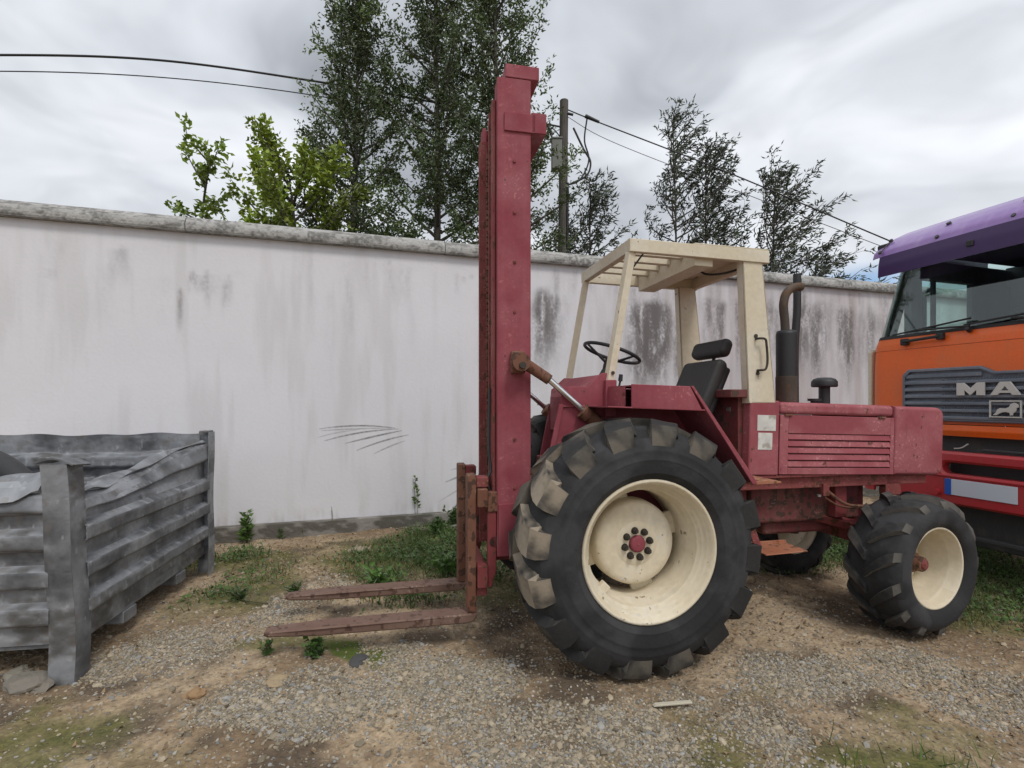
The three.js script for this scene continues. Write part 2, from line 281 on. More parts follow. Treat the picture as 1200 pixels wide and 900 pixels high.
// single plants
const green = (k = 1, y = 1) => new THREE.Color().setRGB(.080 * k * y, .165 * k, .028 * k);
const vleaf = phys({ roughness: .65, transmission: .35, thickness: 0, side: THREE.DoubleSide, vertexColors: true });
const stemMat = std({ color: new THREE.Color().setRGB(.09, .085, .035), roughness: .8 });
const bark = std({ map: rep(tex(256, 256, (u, v) => { const n = fbm(u * 30, v * 6, 4, 131, 6), k = .05 + .09 * n; return [k, k * .88, k * .74]; }), .5), roughness: .95, bumpMap: bumpFine, bumpScale: .006 });
const _q = new THREE.Quaternion(), _m = new THREE.Matrix4();
class Leaves {
  constructor() { this.p = []; this.c = []; this.i = []; }
  // leaf from p along dir, length L, half width w, facing roughly up
  add(p, dir, L, w, col, curl = .12) {
    const d = dir.clone().normalize(), s = new THREE.Vector3(rr(-1, 1), rr(-1, 1), rr(-1, 1)).cross(d).normalize(), n = s.clone().cross(d);
    const k = this.p.length / 3, put = (a, b, e) => this.p.push(p.x + d.x * a + s.x * b + n.x * e, p.y + d.y * a + s.y * b + n.y * e, p.z + d.z * a + s.z * b + n.z * e);
    put(0, 0, 0); put(L * .42, w, L * curl); put(L * .42, -w, L * curl); put(L, 0, -L * curl);
    for (let q = 0; q < 4; q++) this.c.push(col.r, col.g, col.b);
    this.i.push(k, k + 1, k + 3, k, k + 3, k + 2);
  }
  geo() { const g = new THREE.BufferGeometry(); g.setAttribute('position', new THREE.Float32BufferAttribute(this.p, 3)); g.setAttribute('color', new THREE.Float32BufferAttribute(this.c, 3)); g.setIndex(this.i); g.computeVertexNormals(); return g; }
}
function raw(parent, name, g, mat) { const m = new THREE.Mesh(g, mat); m.name = name; m.castShadow = m.receiveShadow = true; parent.add(m); return m; }
function weed(name, label, X, D, h, n, opt = {}) {
  const t = thing(name, label, 'plant', [X, gh(X, D) - .01, -D]); const L = new Leaves(), st = [];
  for (let k = 0; k < n; k++) {
    const a = rr(0, 6.28), lean = opt.lean ?? .3, hh = h * rr(.55, 1), r = hh * lean * rng(), tip = new THREE.Vector3(Math.cos(a) * r, hh, Math.sin(a) * r), mid = tip.clone().multiplyScalar(.5).add(new THREE.Vector3(rr(-.02, .02), .02, rr(-.02, .02)));
    st.push(tube([new THREE.Vector3(rr(-.01, .01), 0, rr(-.01, .01)), mid, tip], opt.stem ?? .0025, 6, 4));
    const nl = opt.leaves ?? 12;
    for (let q = 0; q < nl; q++) { const f = mix(opt.from ?? .2, 1, q / (nl - 1)); const p = new THREE.Vector3().lerpVectors(mid.clone().multiplyScalar(0), tip, f); const b = rr(0, 6.28); L.add(p, new THREE.Vector3(Math.cos(b), rr(.1, .9), Math.sin(b)), (opt.size ?? .07) * rr(.6, 1.1) * (1.15 - .5 * f), (opt.size ?? .07) * (opt.w ?? .17), green(rr(.7, 1.5) * (opt.k ?? 1), opt.y ?? 1)); }
  }
  part(t, 'stem', st, stemMat); raw(t, 'leaves', L.geo(), vleaf); return t;
}
const wallFoot = (s, o = .1) => wallAt(s, -o);
const sOf = (u) => { const k = (u - 600) / 600; return (k * 5.9 + 2.02) / (WS[0] - WS[1] * k); };
weed('leafy_weed', 'bushy green weed at the wall foot beside the steel crate', ...wallFoot(sOf(292), .14), .36, 9, { size: .11, leaves: 13, lean: .35, y: 1.1, k: 1.15 });
weed('wall_sapling', 'slender upright sapling with small oval leaves against the white wall', ...wallFoot(sOf(487), .06), .64, 2, { size: .07, w: .24, leaves: 15, lean: .08, from: .45, y: 1.2, k: .8 });
weed('small_weed', 'small thin weed at the wall foot next to the bushy weed', ...wallFoot(sOf(330), .1), .17, 3, { size: .06, leaves: 8 });
weed('dry_stalk', 'bare dry stalk standing against the middle of the white wall', ...wallFoot(sOf(389), .06), .34, 2, { size: .02, leaves: 4, y: 2, lean: .1 });
weed('dry_stalk', 'short bare dry stalk by the wall near the small weed', ...wallFoot(sOf(355), .06), .2, 2, { size: .015, leaves: 3, y: 2, lean: .2 });
weed('fork_weed', 'leafy weed sprouting below the tip of the nearer fork', -1.16, 3.03, .10, 12, { size: .07, w: .26, leaves: 8, lean: .9 });
weed('fork_tip_weed', 'small weed beside the blunt tip of the nearer fork', -1.46, 3.03, .08, 6, { size: .05, w: .25, leaves: 6, lean: .8 });
weed('plantain_clump', 'bright green broad clump behind the farther fork', -1.08, 4.1, .20, 14, { size: .13, w: .14, leaves: 6, lean: .9, k: 1.25 });
weed('plantain_clump', 'bright green clump by the heel of the farther fork', -.55, 4.45, .20, 12, { size: .12, w: .16, leaves: 7, lean: .9, k: 1.1 });
weed('nettle_clump', 'dark leafy clump at the wall foot near the fork carriage', ...wallFoot(sOf(530), .25), .26, 14, { size: .09, w: .24, leaves: 12, lean: .7, k: .8 });
weed('nettle_clump', 'leafy dark clump in the grass between sapling and fork carriage', ...wallFoot(sOf(505), .45), .18, 12, { size: .08, w: .26, leaves: 10, lean: .8, k: .85 });
weed('grass_tuft', 'small grass tuft on gravel near the steel crate', -1.72, 4.02, .09, 12, { size: .08, w: .06, leaves: 5, lean: .9, k: .8 });
weed('grass_tuft', 'sparse grass tuft beside the skid of the steel crate', -2.05, 3.85, .1, 12, { size: .09, w: .06, leaves: 5, lean: .9, k: .7 });
// single stones
function stone(X, D, r, col, label, name = 'stone', flat = 1) {
  const g = new THREE.IcosahedronGeometry(1, 3), p = g.attributes.position, o = rng() * 50;
  for (let i = 0; i < p.count; i++) { const v = new THREE.Vector3().fromBufferAttribute(p, i), k = .55 + .75 * vn(v.x * 1.7 + o, v.y * 1.9 + v.z * 1.3 + o, 141) + .22 * vn(v.x * 4 + o, v.z * 4 + v.y * 3, 142) + .06 * vn(v.x * 14 + o, v.z * 14 + v.y * 9, 143); p.setXYZ(i, v.x * k * r, v.y * k * r * .5 * flat, v.z * k * r * .8); }
  g.rotateY(rr(0, 6)); g.translate(X, gh(X, D) + r * .12 * flat, -D); const m = solo(name, toCreasedNormals(g, .22), std({ color: new THREE.Color().setRGB(...col), roughness: .95, bumpMap: bumpFine, bumpScale: .008 }), label, 'stone'); return m;
}
stone(-2.56, 2.72, .11, [.20, .18, .15], 'broad grey slab below the end of the steel crate', 'stone_slab', .8);
stone(-2.70, 2.80, .07, [.24, .22, .18], 'pale slab in shade under the steel crate', 'stone_slab', .8);
stone(-.89, 2.98, .06, [.07, .07, .07], 'dark flat stone on gravel in front of the nearer fork', 'stone', .6);
stone(-1.62, 2.62, .05, [.30, .19, .10], 'tan sandstone lump in the open gravel', 'stone', 1);
stone(-1.28, 2.78, .07, [.34, .26, .16], 'flat pale sandstone on the gravel before the forks', 'stone', .6);
stone(-.62, 6.0, .09, [.26, .25, .22], 'pale rubble lump at the wall foot by the sapling', 'stone', .9);
stone(-1.05, 5.85, .10, [.2, .17, .13], 'brown rubble lump at the wall foot below the sapling', 'stone', .7);
stone(-1.55, 5.2, .10, [.34, .28, .2], 'pale clod of earth between wall and forks', 'stone', .5);
{ const y = gh(.66, 2.55); solo('wood_offcut', rotz(plate([[-.10, -.004], [.10, -.003], [.098, .006], [-.09, .005]], -.012, .012, .002), 0, 0, 0).rotateY(.12).translate(.80, y + .02, -2.55), std({ color: new THREE.Color().setRGB(.5, .46, .36), roughness: .8 }), 'thin pale wood offcut lying on the gravel', 'wood'); }
{ const y = gh(-1.95, 3.75); solo('dry_twig', tube([[-2.06, gh(-2.06, 3.86) + .012, -3.86], [-1.95, y + .02, -3.8], [-1.8, gh(-1.8, 3.8) + .012, -3.78]], .006, 10, 5), stemMat, 'thin dry twig on the gravel beside the crate', 'twig'); }

// ---------------------------------------------------------------- the white wall
{
  const S0 = -7, S1 = 15, TOP = 3.31;
  const t = thing('boundary_wall', 'long white plastered wall with rounded dirty concrete coping', 'wall', [-2.02, 0, -5.9], Math.atan2(WS[1], WS[0]));
  const STREAK = [];   // s, top y, bottom y, half width, strength, tint
  const sr = rngOf(77);
  const add = (u, v0, v1, w, a, n, spread) => { for (let k = 0; k < n; k++) { const uu = u + (sr() - .5) * spread, s = sOf(uu), D = 5.9 + WS[1] * s, y0 = EYE - (v0 + (sr() - .5) * 14 - 470) * D / 600, y1 = EYE - (v1 + (sr() - .7) * 40 - 470) * D / 600; STREAK.push([s, y0, y1, w * (.5 + sr()), a * (.5 + .7 * sr())]); } };
  add(250, 325, 375, .04, .30, 6, 36); add(230, 318, 360, .025, .28, 5, 30); add(212, 335, 400, .025, .25, 4, 14); add(145, 290, 340, .05, .16, 4, 30); add(70, 285, 330, .05, .12, 3, 30); add(465, 310, 350, .04, .22, 4, 30); add(420, 300, 340, .04, .15, 4, 70); add(545, 320, 345, .03, .28, 3, 20);
  add(648, 338, 430, .07, .55, 9, 36); add(640, 350, 460, .10, .3, 5, 40); add(765, 352, 468, .09, .9, 12, 38); add(748, 368, 470, .06, .6, 6, 24); add(790, 360, 470, .05, .5, 5, 30);
  add(720, 380, 470, .06, .25, 5, 40); add(842, 350, 430, .07, .5, 8, 40); add(860, 350, 450, .05, .45, 6, 30); add(905, 350, 440, .05, .4, 6, 40); add(965, 355, 460, .08, .55, 14, 70); add(1000, 360, 470, .08, .5, 12, 60); add(940, 352, 470, .06, .4, 6, 40);
  for (let k = 0; k < 60; k++) { const u = 640 + sr() * 400, s = sOf(u); STREAK.push([s, 3.3, 3.3 - .3 - sr() * 1.2, .03 + .05 * sr(), .1 + .25 * sr()]); }
  for (let k = 0; k < 40; k++) { const s = S0 + sr() * 9; STREAK.push([s, 3.3 - sr() * .5, 2.9 - sr() * 1.4, .03 + .06 * sr(), .04 + .08 * sr()]); }
  const TW = 2048, TH = 512, dk = new Float32Array(TW * TH), mk = new Float32Array(TW * TH);
  const px = (s) => (s - S0) / (S1 - S0) * TW, py = (y) => y / 3.4 * TH;
  for (const [s, y0, y1, w, a] of STREAK) for (let j = Math.max(0, py(y1) | 0); j < Math.min(TH, py(y0)); j++) for (let i = Math.max(0, px(s - w * 2) | 0); i <= Math.min(TW - 1, px(s + w * 2)); i++) {
    const ss = S0 + (i + .5) / TW * (S1 - S0), yy = (j + .5) / TH * 3.4, f = (y0 - yy) / (y0 - y1), wob = (vn(yy * 3 + s * 9, s * 4, 151) - .5) * w, q = Math.exp(-Math.pow((ss - s - wob) / w, 2)) * sst(0, .12, f) * sst(1, .45, f);
    const gr = sst(.12, .80, fbm(ss * 15, yy * 4, 4, 152) * .75 + vn(ss * 60, yy * 40, 153) * .25) * 1.1; dk[j * TW + i] = 1 - (1 - dk[j * TW + i]) * (1 - a * q * gr);
  }
  // brush marks left by a palm frond
  const stroke = (a, b, c, w, k) => { for (let q = 0; q <= 300; q++) { const f = q / 300, u = (1 - f) * (1 - f) * a[0] + 2 * f * (1 - f) * b[0] + f * f * c[0], v = (1 - f) * (1 - f) * a[1] + 2 * f * (1 - f) * b[1] + f * f * c[1]; const s = sOf(u), D = 5.9 + WS[1] * s, y = EYE - (v - 470) * D / 600, ww = w * Math.sin(Math.PI * clamp(f * .9 + .06)); const ci = px(s), cj = py(y); for (let j = Math.floor(cj - 3); j <= cj + 3; j++) for (let i = Math.floor(ci - 3); i <= ci + 3; i++) { if (j < 0 || i < 0 || j >= TH || i >= TW) continue; const d = Math.hypot(i - ci, j - cj); mk[j * TW + i] = Math.max(mk[j * TW + i], k * sst(ww + .8, ww - .3, d) * (.6 + .6 * vn(i * .6, j * .6, 154))); } } };
  stroke([374, 503], [420, 496], [462, 502], 1.0, .8); stroke([376, 505], [425, 502], [460, 502], .7, .6); stroke([380, 517], [420, 505], [466, 503], 1.1, .75); stroke([404, 520], [440, 511], [470, 505], 1.2, .8); stroke([418, 528], [450, 515], [478, 510], 1.0, .75); stroke([438, 532], [458, 522], [474, 517], .8, .6); stroke([372, 513], [395, 506], [420, 504], .8, .4);
  stroke([522, 565], [536, 560], [552, 551], 1.3, .7); stroke([514, 588], [532, 577], [550, 566], .7, .4); stroke([528, 551], [540, 548], [552, 544], .8, .4); stroke([522, 606], [534, 592], [552, 578], 1.2, .8);
  const map = tex(TW, TH, (u, v) => {
    const s = S0 + u * (S1 - S0), y = v * 3.4, i = Math.min(TW - 1, u * TW | 0), j = Math.min(TH - 1, v * TH | 0);
    const n = fbm(s * 1.2, y * 1.2, 5, 161), st = fbm(s * 7, y * .8, 4, 162), f = vn(s * 40, y * 40, 163);
    let c = [.72, .715, .745].map(x => x * (.95 + .08 * n + .02 * f));
    c = mix3(c, [.50, .48, .47], sst(.5, .78, st) * .28);
    const old = sst(2.0, 6.5, s); c = mix3(c, [.50, .44, .44], old * clamp(.38 + 1.3 * (st - .35)) * .95);
    c = mix3(c, [.10, .085, .08], clamp(dk[j * TW + i]) * .9);
    c = mix3(c, [.13, .13, .13], clamp(mk[j * TW + i]));
    c = mix3(c, [.40, .37, .32], sst(.45, .75, fbm(s * 14, y * 3 + 3, 4, 165)) * sst(.36, .16, y) * .35);
    return c;
  }, true, THREE.ClampToEdgeWrapping);
  const g = new THREE.PlaneGeometry(S1 - S0, TOP + .4, 220, 40); const p = g.attributes.position, uv = g.attributes.uv;
  for (let i = 0; i < p.count; i++) { const s = p.getX(i) + (S0 + S1) / 2, y = p.getY(i) + (TOP + .4) / 2 - .4; p.setXYZ(i, s, y, .004 * (fbm(s * 1.3, y * 1.3, 3, 171) - .5) * 4); uv.setXY(i, (s - S0) / (S1 - S0), y / 3.4); }
  g.computeVertexNormals();
  const back = new THREE.BoxGeometry(S1 - S0, TOP + .4, .20); back.translate((S0 + S1) / 2, (TOP + .4) / 2 - .4, -.12);
  const wb = tex(512, 512, (u, v) => .7 * fbm(u * 6, v * 6, 4, 173, 6) + .3 * vn(u * 80, v * 80, 174, 80), false); wb.repeat.set((S1 - S0) / 1.6, 3.4 / 1.6);
  const wm = std({ map, roughness: .92, bumpMap: wb, bumpScale: .0022 });
  const w = new THREE.Mesh(g, wm); w.name = 'plaster_face'; w.receiveShadow = w.castShadow = true; t.add(w);
  const concrete = std({ map: rep(tex(1024, 256, (u, v) => { const n = fbm(u * 40, v * 10, 4, 181, 10), d = sst(.38, .68, fbm(u * 28, v * 9, 5, 182, 0) * .55 + fbm(u * 130, v * 34, 3, 183, 0) * .45); const k = .32 + .16 * n; return mix3([k, k * .985, k * .94], [.085, .082, .074], d * .7); }), 4, 1), roughness: .95, bumpMap: bumpFine, bumpScale: .008 });
  part(t, 'wall_core', back, concrete);
  // coping: rounded top, in cast lengths
  const sh = new THREE.Shape(); sh.moveTo(.075, 0); sh.lineTo(.085, .02); sh.lineTo(.088, .05); sh.bezierCurveTo(.085, .14, -.02, .19, -.12, .19); sh.bezierCurveTo(-.22, .19, -.33, .15, -.33, .05); sh.lineTo(-.33, 0); sh.lineTo(.075, 0);
  for (let s = S0; s < S1; s += 2.75) { const L = Math.min(2.742, S1 - s); const cg = new THREE.ExtrudeGeometry(sh, { depth: L, bevelEnabled: false, curveSegments: 10, steps: 1 }); cg.rotateY(-Math.PI / 2); cg.translate(s + L, TOP + (rng() - .5) * .006, .0); part(t, 'coping_length', cg, concrete); }
  part(t, 'footing', rb(S0, S1, -.3, .17, .002, .075, .012), std({ map: rep(tex(512, 128, (u, v) => { const k = .2 + .14 * fbm(u * 20, v * 6, 4, 191, 6); return mix3([k, k * .95, k * .86], [.06, .055, .04], sst(.5, .7, fbm(u * 9, v * 5, 4, 192, 5)) * .7); }), 2.2, .5), roughness: .95, bumpMap: bumpFine, bumpScale: .006 }));
}
// ---------------------------------------------------------------- trees behind the wall
const V3 = (x, y, z) => new THREE.Vector3(x, y, z);
function limb(pts, r0, r1, seg, rs) { const c = new THREE.CatmullRomCurve3(pts), g = new THREE.TubeGeometry(c, seg, 1, rs, false), p = g.attributes.position; for (let i = 0; i <= seg; i++) { const o = c.getPointAt(i / seg), r = mix(r0, r1, i / seg); for (let j = 0; j <= rs; j++) { const k = i * (rs + 1) + j; p.setXYZ(k, o.x + (p.getX(k) - o.x) * r, o.y + (p.getY(k) - o.y) * r, o.z + (p.getZ(k) - o.z) * r); } } g.deleteAttribute('uv'); return g; }
function tree(name, label, category, X, D, h, o, group) {
  const t = thing(name, label, category, [X, 0, -D], 0, group), wood = [], L = new Leaves(), wind = V3(...(o.wind ?? [0, 0, 0]));
  const bend = V3(rr(-.3, .3) * (o.bend ?? 1), 0, rr(-.3, .3)), tp = (f) => V3(bend.x * Math.sin(f * 3) + (o.leanX ?? 0) * f * f, h * f, bend.z * Math.sin(f * 2.4));
  wood.push(limb([0, .2, .4, .6, .8, 1].map(tp), o.r0, .012, 24, 7));
  for (let b = 0; b < o.n; b++) {
    const f = mix(o.from, .985, Math.pow((b + .5) / o.n, o.dist ?? 1)), az = b * 2.39996 + rr(-.5, .5), q = (f - o.from) / (1 - o.from);
    const len = o.len * o.prof(q) * rr(.5, 1.3) + .15, el = mix(o.el0, o.el1, q) + rr(-.2, .2), p0 = tp(f), dir = V3(Math.cos(az) * Math.cos(el), Math.sin(el), Math.sin(az) * Math.cos(el)).addScaledVector(wind, .5).normalize();
    const p1 = p0.clone().addScaledVector(dir, len * .5).add(V3(0, -.04 * len, 0)), p2 = p0.clone().addScaledVector(dir, len).add(V3(0, (o.droop ?? .1) * len * rr(-.6, 1), 0)).addScaledVector(wind, len * .3);
    wood.push(limb([p0, p1, p2], Math.min(o.r0 * .4, .012 + .014 * len), .004, 6, 4));
    const curve = new THREE.QuadraticBezierCurve3(p0, p1.clone().multiplyScalar(2).sub(p0.clone().add(p2).multiplyScalar(.5)), p2);
    const nt = Math.max(3, Math.round(o.twigs * (.4 + .6 * len / o.len)));
    const tone = rng() < .22 ? rr(1.3, 1.9) : rr(.7, 1.25);
    for (let k = 0; k < nt; k++) {
      const g = mix(.22, 1, (k + rng()) / nt), s = curve.getPoint(g), td = dir.clone().multiplyScalar(.6).add(V3(rr(-1, 1), rr(-.5, 1), rr(-1, 1)).normalize().multiplyScalar(.9)).addScaledVector(wind, .9).normalize(), tl = o.twig * rr(.5, 1.15) * (1.15 - .4 * g), e = s.clone().addScaledVector(td, tl);
      if (o.showTwigs) wood.push(limb([s, s.clone().lerp(e, .5).add(V3(0, .02, 0)), e], .005, .002, 2, 3));
      for (let l = 0; l < o.leaves; l++) {
        const pf = rr(.1, 1.05), p = s.clone().lerp(e, pf).add(V3(rr(-1, 1), rr(-1, 1), rr(-1, 1)).multiplyScalar(o.spread));
        const ld = td.clone().multiplyScalar(.5).add(V3(rr(-1, 1), rr(-1, .7), rr(-1, 1)).normalize().multiplyScalar(.8)).addScaledVector(wind, .8);
        const kk = tone * rr(.65, 1.3), y = rng() < o.yellow ? rr(1.25, 1.6) : 1; L.add(p, ld, o.leaf * rr(.6, 1.25), o.leaf * o.lw * rr(.8, 1.2), new THREE.Color().setRGB(o.col[0] * kk * y, o.col[1] * kk * (y > 1 ? 1.3 : 1), o.col[2] * kk));
      }
    }
  }
  const trunk = new THREE.Mesh(mergeGeometries(wood.map(boxUV)), bark); trunk.name = 'trunk'; trunk.castShadow = trunk.receiveShadow = true; t.add(trunk);
  raw(t, 'crown', L.geo(), vleaf); return t;
}
const TALL = { r0: .12, n: 92, from: .16, len: 1.9, el0: .35, el1: 1.0, prof: (q) => Math.sin(Math.PI * clamp(.22 + .74 * q)) * (1 - .35 * q) + .05, twigs: 13, twig: .44, leaves: 24, spread: .10, leaf: .105, lw: .19, col: [.078, .118, .036], yellow: .10, droop: .15 };
const gT = 'tall dark trees behind the white wall';
tree('tall_tree', 'tall dark leafy tree behind the wall, beside the lime green tree', 'tree', -3.35, 10.6, 10.3, { ...TALL, len: 1.8, leanX: .15 }, gT);
tree('tall_tree', 'tall dark tree behind the wall between two others, highest of three', 'tree', -1.75, 11.0, 12.2, { ...TALL, n: 100, len: 1.75 }, gT);
tree('tall_tree', 'tall dark tree behind the wall rising behind the red mast', 'tree', -.25, 11.4, 12.6, { ...TALL, n: 104, len: 1.95, leanX: -.1 }, gT);
tree('lime_tree', 'bright lime green leafy young tree above the wall coping', 'tree', -4.05, 9.0, 5.7, { r0: .07, n: 44, from: .3, len: 1.7, el0: .2, el1: .9, prof: (q) => 1 - .5 * q, twigs: 9, twig: .32, leaves: 34, spread: .10, leaf: .115, lw: .27, col: [.20, .27, .022], yellow: .15, droop: .15 });
tree('lime_tree', 'sparse yellowish green sapling above the coping, left of the lime tree', 'tree', -5.25, 8.9, 5.9, { r0: .05, n: 15, from: .45, len: .95, el0: .4, el1: 1.0, prof: (q) => 1 - .3 * q, twigs: 5, twig: .2, leaves: 18, spread: .08, leaf: .12, lw: .27, col: [.15, .22, .022], yellow: .1, droop: .1, showTwigs: true });
const FEA = { r0: .05, n: 46, from: .38, len: 1.65, el0: .35, el1: 1.1, prof: (q) => .95 - .68 * q, twigs: 10, twig: .42, leaves: 9, spread: .05, leaf: .15, lw: .10, col: [.050, .068, .034], yellow: .04, wind: [.55, .12, 0], showTwigs: true, bend: .4 };
const gF = 'thin wind blown trees behind the wall';
for (const [u, D, v, k, lab] of [[704, 12.5, 222, .8, 'thin airy tree behind the wall next to the utility pole'], [797, 13, 150, 1.1, 'tallest thin airy tree behind the tractor canopy'], [843, 12.6, 178, 1, 'thin airy tree with a narrow top behind the tractor canopy'], [918, 12.2, 216, 1.15, 'wide airy tree behind the exhaust stack'], [668, 13.5, 262, .5, 'low airy bush showing over the coping by the utility pole']]) {
  const hh = EYE + (470 - v) * D / 600; tree('airy_tree', lab, 'tree', (u - 600) * D / 600 - .25, D, hh, { ...FEA, n: Math.round(FEA.n * k), len: FEA.len * k, from: u < 690 ? .6 : .42 }, gF);
}
tree('airy_tree', 'low airy tree showing over the coping beside the truck cab', 'tree', 7.35, 12.4, 4.9, { ...FEA, n: 20, len: 1.1, from: .55 }, gF);

// ---------------------------------------------------------------- utility pole and wires
{
  const D = 12, X = 1.13, t = thing('utility_pole', 'weathered wooden utility pole with terminal box behind the wall', 'pole', [X, 0, -D]);
  const wood = std({ map: rep(tex(256, 256, (u, v) => { const k = .055 + .09 * fbm(u * 40, v * 4, 4, 201, 4); return [k, k * .9, k * .8]; }), .6), roughness: .95 });
  part(t, 'post', [rod([0, -.3, 0], [.09, 8.56, 0], .115, .10, 12)], wood);
  part(t, 'terminal_box', [rb(-.22, .02, 6.85, 7.55, .05, .28, .02), rb(-.24, .03, 7.53, 7.57, .04, .3, .01)], std({ color: new THREE.Color().setRGB(.18, .185, .165), roughness: .6 }));
  part(t, 'conduit', [tube([[.15, 0, .05], [.16, 5, .06], [.17, 6.6, .08]], .03, 12, 6)], M.black);
  part(t, 'insulator', rod([.1, 8.25, .05], [.3, 8.2, .05], .03), M.black); part(t, 'insulator', rod([-.2, 7.7, .1], [-.32, 7.95, .1], .04, .025), M.black);
  part(t, 'drop_cable', [tube([ray(672, 150, D).sub(t.position), ray(684, 175, D).sub(t.position), ray(692, 190, D).sub(t.position), ray(688, 205, D).sub(t.position), ray(668, 216, D).sub(t.position)], .024, 30, 6), tube([ray(688, 138, D).sub(t.position), ray(685, 165, D).sub(t.position), ray(690, 188, D).sub(t.position), ray(678, 212, D).sub(t.position), ray(664, 217, D).sub(t.position)], .02, 30, 6), tube([ray(660, 165, D).sub(t.position), ray(646, 150, D).sub(t.position), ray(640, 158, D).sub(t.position), ray(634, 185, D).sub(t.position)], .014, 20, 6)], M.black);
  const wire = (label, pts, r, mat) => solo('overhead_wire', tube(pts, r, 60, 6), mat, label, 'wire');
  const grey = std({ color: new THREE.Color().setRGB(.10, .10, .105), roughness: .7 });
  wire('thick black overhead cable running from the tall trees over the crate', [ray(-260, 72, 9.2), ray(0, 64.5, 9.8), ray(180, 70, 10.3), ray(355, 93, 10.8), ray(520, 122, 11.4), ray(664, 150, 12)], .024, M.black);
  wire('thin overhead wire just below the thick black cable', [ray(-260, 90, 9.2), ray(0, 83.5, 9.8), ray(180, 90, 10.3), ray(350, 109, 10.8), ray(520, 140, 11.4), ray(664, 168, 12)], .012, M.black);
  wire('black overhead wire sloping from the pole down towards the truck', [ray(664, 128, 12), ray(688, 138, 11.9), ray(860, 205, 11.2), ray(1042, 282, 10.6), ray(1250, 368, 10)], .014, M.black);
  wire('thin pale overhead wire below the black wire near the truck', [ray(664, 136, 12.1), ray(700, 158, 12), ray(860, 222, 11.4), ray(1042, 292, 10.8), ray(1250, 370, 10.2)], .007, grey);
  solo('cable_clamp', rod(ray(686, 136, 11.9), ray(702, 143, 11.85), .045, .03), M.black, 'dark dead-end clamp on the black wire near the pole', 'clamp');
}

